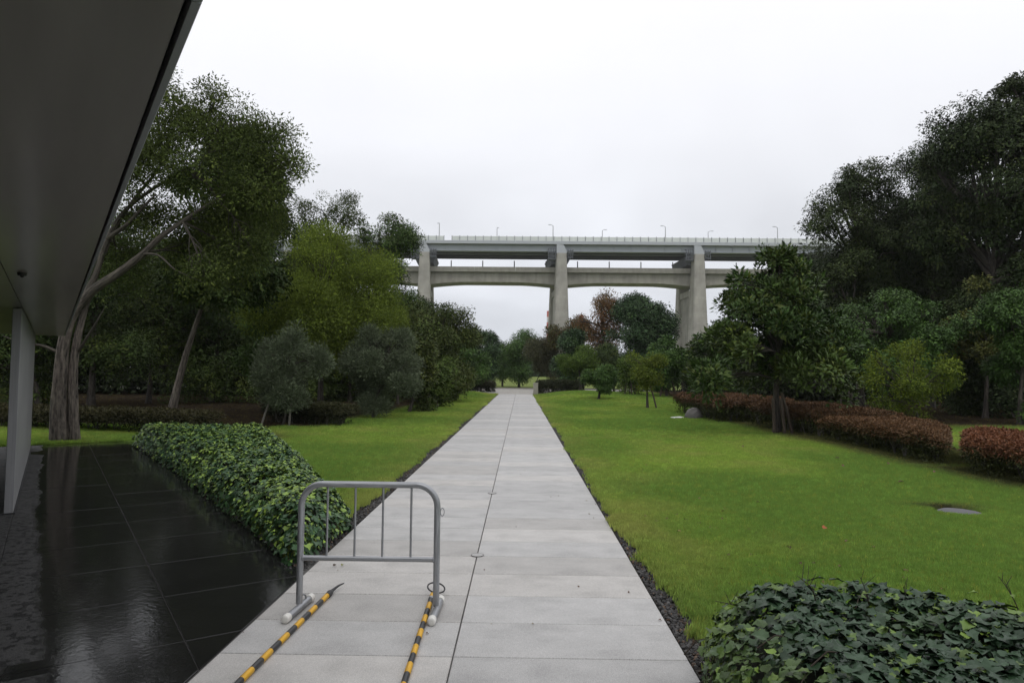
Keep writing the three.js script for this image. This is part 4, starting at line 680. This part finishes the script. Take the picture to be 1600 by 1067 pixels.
function ivyBed(name, label, poly, height, n, near, pal, size, { twigs = [], seed = 1, over = 0.08, edgeYoung = 0 } = {}) {
  const r = rng(seed), cx = poly.reduce((s, q) => s + q[0], 0) / poly.length, cz = poly.reduce((s, q) => s + q[1], 0) / poly.length;
  const t = thing(name, label, 'ivy bed', [cx, 0, cz]), nm = pieceNamer();
  const inside = (x, z) => { let c = false; for (let i = 0, j = poly.length - 1; i < poly.length; j = i++) { const [xi, zi] = poly[i], [xj, zj] = poly[j]; if ((zi > z) !== (zj > z) && x < (xj - xi) * (z - zi) / (zj - zi) + xi) c = !c; } return c; };
  const edge = (x, z) => { let best = 1e9, px = 0, pz = 0; for (let i = 0, j = poly.length - 1; i < poly.length; j = i++) { const [ax, az] = poly[j], [bx, bz] = poly[i], dx = bx - ax, dz = bz - az, k = clamp(((x - ax) * dx + (z - az) * dz) / (dx * dx + dz * dz)), qx = ax + dx * k, qz = az + dz * k, d = Math.hypot(x - qx, z - qz); if (d < best) { best = d; px = qx; pz = qz; } } return [inside(x, z) ? best : -best, px, pz]; };
  const top = (x, z, e) => height * (0.30 + 0.70 * Math.sqrt(clamp((e + over) / 0.32))) + 0.13 * (fbm(x * 1.7, z * 1.7, 4, seed) - 0.5) + 0.12 * (fbm(x * 4.5, z * 4.5, 3, seed + 1) - 0.5) + 0.06 * (vnoise(x * 7, z * 7, seed) - 0.5);
  const xs = poly.map((q) => q[0]), zs = poly.map((q) => q[1]), x0 = Math.min(...xs) - over, x1 = Math.max(...xs) + over, z0 = Math.min(...zs) - over, z1 = Math.max(...zs) + over;
  const list = [], q = new THREE.Vector3();
  for (let guard = 0; list.length < n && guard < n * 40; guard++) {
    const x = mix(x0, x1, r()), z = mix(z0, z1, r()), [e, ex, ez] = edge(x, z); if (e < -over) continue;
    const dist = Math.hypot(x, z); if (r() > clamp(5 / dist + 0.25)) continue;
    const T = top(x, z, e), side = e < 0.22 && r() < 0.7, y = side ? mix(0.02, T, r()) : T - 0.11 * r() * r() + (r() < 0.05 ? 0.05 * r() : 0);
    const ox = e < 0.3 ? (ex - x) * (e >= 0 ? 1 : -1) : 0, oz = e < 0.3 ? (ez - z) * (e >= 0 ? 1 : -1) : 0, ol = Math.hypot(ox, oz) || 1, ks = clamp(1 - e / 0.35) * (side ? 1.2 : 0.6);
    const nrm = new THREE.Vector3(ox / ol * ks + (r() - 0.5) * 0.9, side ? 0.7 : 1, oz / ol * ks + (r() - 0.5) * 0.9).normalize();
    const depth = T - y; q.set(x, y, z).applyMatrix4(frus);
    const seen = Math.abs(q.x) < 1 && Math.abs(q.y) < 1 && q.z < 1, s = size * (0.5 + 0.85 * r()), s2 = side ? 0.92 : 1;
    const young = clamp(0.45 * (fbm(x * 2.2, z * 2.2, 3, seed + 3) - 0.42) + (r() < pal.young ? 0.5 + 0.5 * r() : 0) + (depth < 0.015 && r() < pal.tip ? 0.6 : 0) + edgeYoung * step(1.35, 0.95, x) * r());
    list.push({ p: new THREE.Vector3(x - cx, y, z - cz), nrm, s: s * s2 * (1 - 0.25 * young), key: seen && depth < 0.05 ? dist : 100 + dist, young, b: 0.68 + 0.64 * r(), spin: r() * 6.283, out: [ox / ol, oz / ol] });
  }
  list.sort((a, b) => a.key - b.key);
  const place = (l) => { Q.setFromUnitVectors(UPV, l.nrm); Q.multiply(new THREE.Quaternion().setFromAxisAngle(UPV, l.spin)); M4.compose(l.p, Q, S3.set(l.s, l.s, l.s)); return M4; };
  const mats = []; for (let k = 0; k < 12; k++) { const yg = (k % 4) / 3, b = 0.72 + 0.2 * Math.floor(k / 4); const m = ivyMat.clone(); m.color.setRGB(...pal.old.map((c, i) => mix(c, pal.new[i], yg) * b * 1.05)); m.roughness = 0.36 + 0.05 * (k % 3); mats.push(m); }
  for (const l of list.slice(0, near)) { place(l); const m = part(t, nm('leaf'), ivyGeos[Math.floor(l.spin * 10) % 4], mats[clamp(Math.round(l.young * 3), 0, 3) + 4 * clamp(Math.floor((l.b - 0.68) / 0.22), 0, 2)]); M4.decompose(m.position, m.quaternion, m.scale); }
  const rest = list.slice(near);
  for (let g = 0; g < 2; g++) {
    const mine = rest.filter((_, i) => i % 2 === g), im = shade(new THREE.InstancedMesh(ivyGeos[g * 2], ivyMat, mine.length));
    mine.forEach((l, i) => { im.setMatrixAt(i, place(l)); im.setColorAt(i, COL.setRGB(...pal.old.map((c, k) => mix(c, pal.new[k], l.young) * l.b))); });
    im.name = nm('foliage'); im.userData.kind = 'stuff'; t.add(im);
  }
  // woody tangle beneath the leaves
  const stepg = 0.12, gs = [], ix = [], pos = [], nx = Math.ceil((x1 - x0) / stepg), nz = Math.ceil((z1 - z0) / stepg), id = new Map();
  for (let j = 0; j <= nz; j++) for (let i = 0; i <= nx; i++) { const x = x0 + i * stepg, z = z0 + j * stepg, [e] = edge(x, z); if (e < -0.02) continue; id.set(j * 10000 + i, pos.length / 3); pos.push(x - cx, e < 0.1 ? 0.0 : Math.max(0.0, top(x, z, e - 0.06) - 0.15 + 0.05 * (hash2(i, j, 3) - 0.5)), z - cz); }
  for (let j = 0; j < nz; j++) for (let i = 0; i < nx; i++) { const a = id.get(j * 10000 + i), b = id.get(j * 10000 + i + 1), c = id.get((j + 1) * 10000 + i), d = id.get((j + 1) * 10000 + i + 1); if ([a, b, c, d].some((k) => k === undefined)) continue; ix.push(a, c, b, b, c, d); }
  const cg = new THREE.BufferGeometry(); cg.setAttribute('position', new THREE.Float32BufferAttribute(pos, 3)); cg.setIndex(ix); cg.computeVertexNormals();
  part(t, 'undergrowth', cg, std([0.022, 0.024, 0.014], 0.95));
  const stems = []; for (let k = 0; k < 260; k++) { const l = list[Math.floor(r() * list.length)], a = l.p, b = a.clone().add(new THREE.Vector3((r() - 0.5) * 0.3, -0.05 - 0.12 * r(), (r() - 0.5) * 0.3)), m = a.clone().lerp(b, 0.5).add(new THREE.Vector3(0, 0.03, 0)); stems.push(tube([a, m, b], [0.0022, 0.003, 0.004], 4, { cap: false })); }
  part(t, 'branchwork', mergeGeometries(stems), barkBrown);
  for (const pts of twigs) {
    const s = smooth(pts.map(([x, y, z]) => [x - cx, y, z - cz]), 6), tw = part(t, nm('twig'), tube(s, taper(s.length, 0.0042, 0.0014), 6), barkBrown), lf = [];
    const kids = []; for (let k = 0; k < 5; k++) { const b = s[Math.floor(s.length * (0.3 + 0.6 * r()))], e = b.clone().add(new THREE.Vector3((r() - 0.5) * 0.1, 0.03 + 0.05 * r(), (r() - 0.5) * 0.1)); kids.push(tube([b, b.clone().lerp(e, 0.5), e], [0.002, 0.0016, 0.001], 4, { cap: false })); }
    part(tw, 'side_shoot', mergeGeometries(kids), barkBrown);
    for (let k = 0; k < 3; k++) { const m = part(tw, 'young_leaf', ivyGeos[k % 4], mats[3]); const b = s[Math.floor(s.length * (0.15 + 0.5 * r()))]; m.position.copy(b); m.scale.setScalar(0.022 + 0.012 * r()); m.rotation.set(r() - 0.5, r() * 6, r() - 0.5); }
  }
  return t;
}
const leftPoly = [[5.75, 1.76], [8, 1.74], [12, 1.70], [16.3, 1.52], [16.9, 1.9], [16.4, 3.2], [15.4, 3.95], [12.5, 3.55], [9.2, 2.95], [6.75, 2.5]].map(([u, v]) => XZ(u, v));
ivyBed('ivy_bed', 'long waist-low bed of mid green ivy between the black paving and the left lawn', leftPoly, 0.44, 26000, 300, { old: [0.034, 0.080, 0.030], new: [0.23, 0.34, 0.045], young: 0.15, tip: 0.45 }, 0.060, { seed: 41 });
const rightPoly = [[0.98, -1.3], [0.97, -3.35], [1.08, -3.76], [1.32, -3.95], [1.7, -3.95], [2.1, -3.72], [2.5, -3.35], [2.8, -2.4], [2.7, -1.3]];
ivyBed('ivy_bed', 'dark blue-green ivy bed with bare twigs in the bottom right corner', rightPoly, 0.50, 10500, 300, { old: [0.028, 0.057, 0.028], new: [0.14, 0.22, 0.035], young: 0.08, tip: 0.08 }, 0.056, { seed: 43,
  twigs: [[[1.48, 0.42, -3.45], [1.43, 0.57, -3.4], [1.36, 0.63, -3.4]], [[2.2, 0.36, -3.4], [1.99, 0.46, -3.4], [1.91, 0.51, -3.42], [1.875, 0.585, -3.4]], [[2.44, 0.3, -3.4], [2.43, 0.47, -3.4], [2.385, 0.57, -3.4], [2.35, 0.635, -3.42]], [[1.72, 0.46, -3.42], [1.70, 0.54, -3.4], [1.665, 0.63, -3.4]], [[1.25, 0.36, -3.6], [1.12, 0.43, -3.55], [0.99, 0.47, -3.5]], [[1.0, 0.12, -3.3], [0.9, 0.13, -3.35], [0.80, 0.10, -3.4]]], edgeYoung: 0.55 });

// ------------------------------------------------------------------ grass blades and mulch
{
  const r = rng(321), blade = (k) => { const gs = [], rr = rng(k); for (let i = 0; i < 16; i++) { const a = rr() * 6.283, d = rr() * 0.045, x = Math.cos(a) * d, z = Math.sin(a) * d, h = 0.022 + 0.026 * rr(), l = (rr() - 0.5) * 0.035, l2 = (rr() - 0.5) * 0.035, w = 0.0016 + 0.001 * rr(), b = rr() * 6.28, wx = Math.cos(b) * w, wz = Math.sin(b) * w; gs.push([x - wx, -0.004, z - wz, x + wx, -0.004, z + wz, x + l * 0.45 + wx * 0.8, h * 0.6, z + l2 * 0.45 + wz * 0.8, x - wx, -0.004, z - wz, x + l * 0.45 + wx * 0.8, h * 0.6, z + l2 * 0.45 + wz * 0.8, x + l, h, z + l2]); } const g = new THREE.BufferGeometry(); g.setAttribute('position', new THREE.Float32BufferAttribute(gs.flat(), 3)); g.computeVertexNormals(); return g; };
  const mat = leafMat(1, 0.4), rows = [];
  const ok = (x, z) => { if (x > 0) { if (x < edgeR(z) - 0.06 * r()) return false; } else { if (x > edgeL(z) + 0.02) return false; const [u, v] = UV(x, z); if (u < 17.55 && v < 1.8) return false; } if (Math.hypot((x - 5.18) / 0.30, (z + 8.2) / 0.24) < 1) return false; return true; };
  const add = (n, z0, z1, sc) => { for (let i = 0; i < n; i++) { const z = -Math.sqrt(mix(z0 * z0, z1 * z1, r())), x = (r() * 2 - 1) * 0.80 * -z; if (!ok(x, z)) continue; const edge = x > 0 ? x - edgeR(z) : edgeL(z) - x; rows.push([x, z, sc * (0.75 + 0.5 * r()) * (edge < 0.12 ? 1.35 : 1)]); } };
  add(120000, 2.5, 9, 1); add(110000, 9, 17, 1.35); add(90000, 17, 34, 2.0); add(60000, 34, 53, 3.0);
  const im = shade(new THREE.InstancedMesh(blade(7), mat, rows.length));
  rows.forEach(([x, z, s], i) => {
    M4.makeRotationY(r() * 6.283); M4.scale(S3.set(s, s * (0.8 + 0.4 * r()) * (s > 2.4 ? 0.5 : s > 1.6 ? 0.7 : 1), s)); M4.setPosition(x, terr(x, z) + 0.016, z); im.setMatrixAt(i, M4);
    const c = lawnColor(x, z), soil = c[1] < 0.07 ? 0.6 : 1, b = (1.65 + 1.35 * r() * r()) * soil, y = r() < 0.12 ? 1 : 0; im.setColorAt(i, COL.setRGB(mix(c[0], 0.19, y * 0.5) * b, mix(c[1], 0.19, y * 0.4) * b, c[2] * b));
  });
  im.name = 'grass'; im.userData = { kind: 'stuff', label: 'short mown grass blades covering both lawns', category: 'grass' }; scene.add(im);
  // bits of dead leaf and clippings
  const bitG = ivyGeos[1].clone().scale(1, 1.5, 1), bits = [];
  for (let i = 0; i < 420; i++) { const z = -3 - 22 * Math.pow(r(), 1.5), k = r(), x = k < 0.10 ? mix(PATH.l + 0.02, PATH.r - 0.02, r() < 0.5 ? Math.pow(r(), 3) : 1 - Math.pow(r(), 3)) : k < 0.62 ? edgeR(z) + 0.3 - 0.3 * Math.log(1 - r() * 0.999) * 3 : edgeL(z) - 0.2 - 1.5 * r(); const path = x > PATH.l && x < PATH.r; if (!path && !ok(x, z)) continue; if (path && z < -12) continue; bits.push([x, path ? 0.006 : terr(x, z) + 0.045, z, path ? 0.010 + 0.012 * r() : 0.02 + 0.03 * r()]); }
  const bm = shade(new THREE.InstancedMesh(bitG, new THREE.MeshStandardMaterial({ color: rgb(1, 1, 1), roughness: 0.8, side: THREE.DoubleSide }), bits.length));
  bits.forEach(([x, y, z, s], i) => { Q.setFromEuler(new THREE.Euler((r() - 0.5) * 0.7, r() * 6.3, (r() - 0.5) * 0.7)); M4.compose(new THREE.Vector3(x, y, z), Q, S3.set(s, s, s)); bm.setMatrixAt(i, M4); const b = 0.5 + r(); bm.setColorAt(i, r() < 0.3 ? COL.setRGB(0.14 * b, 0.10 * b, 0.03 * b) : COL.setRGB(0.08 * b, 0.042 * b, 0.02 * b)); });
  bm.name = 'leaf_litter'; bm.userData = { kind: 'stuff', label: 'tiny scraps of dead leaf scattered over path edges and lawns', category: 'leaf litter' }; scene.add(bm);
  const chip = new THREE.DodecahedronGeometry(0.0105, 0), rowsC = [];
  for (let i = 0; i < 22000; i++) { const z = -mix(1.5, 30, Math.pow(r(), 1.8)), right = r() < 0.62, w = right ? edgeR(z) - PATH.r : PATH.l - edgeL(z), d = r() * (w + 0.05) + 0.005, x = right ? PATH.r + 0.01 + d : PATH.l - 0.012 - d; if (!right && z > -5.6) continue; rowsC.push([x, z]); }
  const ch = shade(new THREE.InstancedMesh(chip, std([1, 1, 1], 0.75), rowsC.length));
  rowsC.forEach(([x, z], i) => { Q.setFromEuler(new THREE.Euler(r() * 6, r() * 6, r() * 6)); const s = 0.5 + 1.1 * r(); M4.compose(new THREE.Vector3(x, -0.014 + 0.006 * r(), z), Q, S3.set(s * (0.8 + r() * 0.8), s * 0.6, s)); ch.setMatrixAt(i, M4); const b = 0.03 + 0.10 * r() * r(); ch.setColorAt(i, r() < 0.12 ? COL.setRGB(b * 1.6, b * 1.05, b * 0.7) : COL.setRGB(b, b * 0.97, b * 0.95)); });
  ch.name = 'gravel'; ch.userData = { kind: 'stuff', label: 'dark gravel and mulch in the strips along both path edges', category: 'gravel' }; scene.add(ch);
}

// ------------------------------------------------------------------ barrier and striped bars
{
  const t = thing('barrier', 'galvanised steel tube barrier standing on the path near the camera', 'barrier', [-1.012, 0, -4.64]), R = 0.0215;
  const hx = 0.46, yt = 0.842, c = 0.145, pts = [];
  pts.push([-hx, 0.045, 0], [-hx, 0.4, 0]); for (let k = 0; k <= 10; k++) { const a = Math.PI - k / 20 * Math.PI; pts.push([-hx + c + c * Math.cos(a), yt - c + c * Math.sin(a), 0]); }
  for (let k = 0; k <= 10; k++) { const a = Math.PI / 2 - k / 20 * Math.PI; pts.push([hx - c + c * Math.cos(a), yt - c + c * Math.sin(a), 0]); } pts.push([hx, 0.4, 0], [hx, 0.045, 0]);
  part(t, 'frame', tube(pts, R, 18), galv);
  part(t, 'rail', tube([[-hx, 0.348, 0], [0, 0.348, 0], [hx, 0.348, 0]], 0.0175, 14), galv);
  for (const x of [-0.283, -0.095, 0.093, 0.284]) part(t, 'bar', tube([[x, 0.35, 0], [x, 0.6, 0], [x, yt, 0]], 0.0075, 10), galv);
  for (const s of [-1, 1]) { const w = new THREE.TorusGeometry(0.0185, 0.004, 8, 18).rotateY(Math.PI / 2).translate(s * (hx - R + 0.001), 0.348, 0); part(t, 'weld', w, galv); }
  const cap = std([0.66, 0.65, 0.61], 0.6);
  for (const [s, x0, z0, x1, z1] of [[-1, -0.468, 0.245, -0.436, -0.185], [1, 0.462, 0.245, 0.472, -0.185]]) {
    const f = part(t, 'foot', tube([[x0, 0.026, z0], [(x0 + x1) / 2, 0.026, (z0 + z1) / 2], [x1, 0.026, z1]], 0.0235, 16), galv);
    const d = new THREE.Vector3(x1 - x0, 0, z1 - z0).normalize();
    for (const [x, z, q] of [[x0, z0, -1], [x1, z1, 1]]) { const a = (k) => new THREE.Vector3(x + d.x * k * q, 0.0275, z + d.z * k * q); part(f, 'end_cap', tube([a(-0.045), a(-0.042), a(0.004), a(0.012), a(0.015)], [0.0262, 0.0275, 0.0275, 0.024, 0.014], 18), cap); }
    part(t, 'brace', tube(smooth([[s * hx, 0.085, -0.005], [s * hx, 0.088, -0.05], [s * (hx - 0.012), 0.075, -0.085], [s * (hx - 0.016), 0.045, -0.1]], 4), 0.0055, 8), galv);
  }
  const rg = part(t, 'ring', new THREE.TorusGeometry(0.016, 0.0028, 8, 20).scale(0.8, 1.6, 1), galv); rg.position.set(hx + 0.034, 0.665, 0.0); rg.rotation.y = 0.15;
}
{
  const yel = std([1.2, 0.66, 0.03], 0.5, { map: galvMap }), blk = std([0.036, 0.036, 0.04], 0.42, { map: galvMap }), rub = std([0.03, 0.03, 0.032], 0.6);
  function bar(label, A, B, phase, hook) {
    const t = thing('striped_bar', label, 'safety bar', [B[0], 0, B[1]], 0), a = new THREE.Vector3(A[0] - B[0], 0.018, A[1] - B[1]), b = new THREE.Vector3(0, 0.018, 0), L = a.distanceTo(b), at = (s) => b.clone().lerp(a, s / L);
    part(t, 'shaft', tube([b, at(L / 2), a], 0.0172, 16), blk);
    for (let s = phase; s + 0.125 < L; s += 0.243) part(t, 'yellow_band', tube([at(s), at(s + 0.06), at(s + 0.122)], 0.0178, 16), yel);
    hook(t, rub, b); return t;
  }
  bar('black and yellow striped bar lying at the left of the barrier', [-1.443, -3.0], [-1.352, -4.95], 0.058, (t, m) => {
    part(t, 'collar', tube([[0.0, 0.018, 0.06], [0, 0.018, 0.0], [0.002, 0.018, -0.02]], [0.0195, 0.022, 0.019], 16), m);
    part(t, 'hook', tube(smooth([[0.0, 0.02, -0.01], [0.012, 0.026, -0.06], [0.035, 0.036, -0.12], [0.06, 0.04, -0.16]], 4), taper(13, 0.014, 0.004), 10), m);
  });
  bar('black and yellow striped bar lying against the right foot of the barrier', [-0.566, -3.0], [-0.612, -4.87], 0.12, (t, m) => {
    part(t, 'collar', tube([[0, 0.018, 0.03], [0, 0.018, 0.0]], [0.02, 0.02], 16), galv);
    part(t, 'band_end', tube([[0, 0.018, 0], [-0.004, 0.019, -0.06], [-0.006, 0.02, -0.1]], [0.0165, 0.0155, 0.012], 14), yel);
    const lp = []; for (let k = 0; k <= 20; k++) { const q = k / 20 * 2 * Math.PI; lp.push([0.015 + 0.062 * Math.cos(q) , 0.045 + 0.02 * Math.cos(q + 2.2), -0.15 + 0.06 * Math.sin(q)]); }
    part(t, 'hook_ring', tube(lp, 0.0058, 8), m);
  });
}

// ------------------------------------------------------------------ small things
function rockGeo(sx, sy, sz, seed, det = 4) { const g = new THREE.IcosahedronGeometry(1, det), p = g.attributes.position, v = new THREE.Vector3(); for (let i = 0; i < p.count; i++) { v.fromBufferAttribute(p, i).normalize(); const k = 1 + 0.35 * (fbm(v.x * 1.6 + v.z * 0.9 + 5, v.y * 1.6 - v.z * 1.2 + 9, 4, seed) - 0.5) + 0.06 * (fbm(v.x * 7 + v.z * 3, v.y * 7 - v.z * 4, 3, seed) - 0.5); p.setXYZ(i, v.x * k * sx, Math.max(-0.3, v.y * k) * sy, v.z * k * sz); } g.computeVertexNormals(); return g; }
{
  const s = new THREE.Mesh(rockGeo(0.36, 0.40, 0.3, 7), std([0.10, 0.095, 0.09], 0.85)); shade(s); s.name = numbered('boulder'); s.position.set(6.42, 0.02, -25.4); s.userData = { label: 'dark rounded boulder on the lawn beside the farthest red hedge', category: 'boulder' }; scene.add(s);
  const pl = shade(new THREE.Mesh(new RoundedBoxGeometry(0.42, 0.05, 0.26, 2, 0.012), std([0.5, 0.5, 0.48], 0.7))); pl.name = numbered('stone_plate'); pl.position.set(5.78, 0.045, -25.3); pl.rotation.set(0.06, 0.3, 0.03); pl.userData = { label: 'small white flat plate on the grass left of the boulder', category: 'stone plate' }; scene.add(pl);
  const fg = rockGeo(0.24, 0.035, 0.2, 12), fm = std([0.10, 0.10, 0.105], 0.75), f = shade(new THREE.Mesh(fg, fm)); f.name = numbered('flat_stone'); f.position.set(5.18, 0.022, -8.2); f.userData = { label: 'flat grey stone sunk into the right lawn with dry grass round it', category: 'stone' }; scene.add(f);
  const po = thing('stone_post', 'pale square stone post at the right corner of the path end', 'post', [1.16, 0, -52.1]); part(po, 'shaft', metreUV(new RoundedBoxGeometry(0.36, 0.88, 0.36, 2, 0.02).translate(0, 0.42, 0)), conc([0.36, 0.35, 0.31])); part(po, 'post_cap', new RoundedBoxGeometry(0.40, 0.07, 0.40, 2, 0.015).translate(0, 0.895, 0), conc([0.38, 0.37, 0.33]));
  const leafM = (c) => new THREE.MeshStandardMaterial({ color: rgb(...c), roughness: 0.6, side: THREE.DoubleSide });
  const fl = (label, x, y, z, s, c, group, rot = 0.3) => { const m = shade(new THREE.Mesh(ivyGeos[3], leafM(c))); m.name = numbered('fallen_leaf'); m.position.set(x, y, z); m.scale.set(s * 0.7, s * 1.2, s); m.rotation.set(rot, x * 7 + z, 0.25); m.userData = { label, category: 'leaf' }; if (group) m.userData.group = group; scene.add(m); };
  fl('single orange fallen leaf lying on the near right lawn', 3.11, 0.055, -7.1, 0.07, [0.30, 0.075, 0.015]);
  fl('small dark fallen leaf on the path behind the left bars of the barrier', -1.52, 0.012, -5.66, 0.035, [0.05, 0.035, 0.02]);
  fl('small green fallen leaf on the path beside the dark one', -1.455, 0.012, -5.67, 0.032, [0.16, 0.17, 0.04]);
  for (const [x, z] of [[6.1, -13.2], [6.6, -12.4], [5.6, -12.0], [6.9, -11.5], [4.9, -15.2], [5.7, -10.3]]) fl('small brown fallen leaf on the lawn in front of the red hedges', x, 0.06, z, 0.075, [0.11, 0.045, 0.02], 'brown leaves scattered on the right lawn');
  // far side of the field
  const hw = thing('hoarding', 'white panel fence seen far off between the left trees and the field', 'fence', [-8.2, 0, -150]), hm = std([0.74, 0.75, 0.77], 0.6), pn = pieceNamer();
  for (let k = 0; k < 5; k++) { part(hw, pn('panel'), box(0.88, 1.9, 0.06, -1.8 + k * 0.9, 1.75, 0), hm); part(hw, pn('fence_post'), box(0.06, 2.1, 0.1, -2.25 + k * 0.9, 1.65, -0.05), steelPale); }
  for (const [x, label] of [[-4.2, 'pale bench on the far edge of the field, left one'], [-2.5, 'pale bench on the far edge of the field, right one']]) { const b = thing('bench', label, 'bench', [x, terr(x, -150), -150], 0, 'benches at the back of the field'); const m = conc([0.45, 0.45, 0.44]); part(b, 'seat', new RoundedBoxGeometry(1.3, 0.12, 0.5, 1, 0.03).translate(0, 0.5, 0), m); for (const s of [-0.45, 0.45]) part(b, 'leg', box(0.14, 0.45, 0.4, s, 0.22, 0), m); }
  const sl = thing('street_lamp', 'thin curved street lamp rising above the trees left of the viaduct opening', 'street lamp', [-10.0, 0, -100]), sM = std([0.4, 0.42, 0.43], 0.5);
  part(sl, 'pole', tube(smooth([[0, 0, 0], [0, 6, 0], [0.1, 8.4, 0], [0.5, 9.3, 0], [1.2, 9.6, 0]], 5), taper(21, 0.11, 0.05), 8), sM); part(sl, 'lamp_head', new RoundedBoxGeometry(0.7, 0.12, 0.25, 2, 0.05).translate(1.4, 9.6, 0), sM);
}

renderer.render(scene, camera);
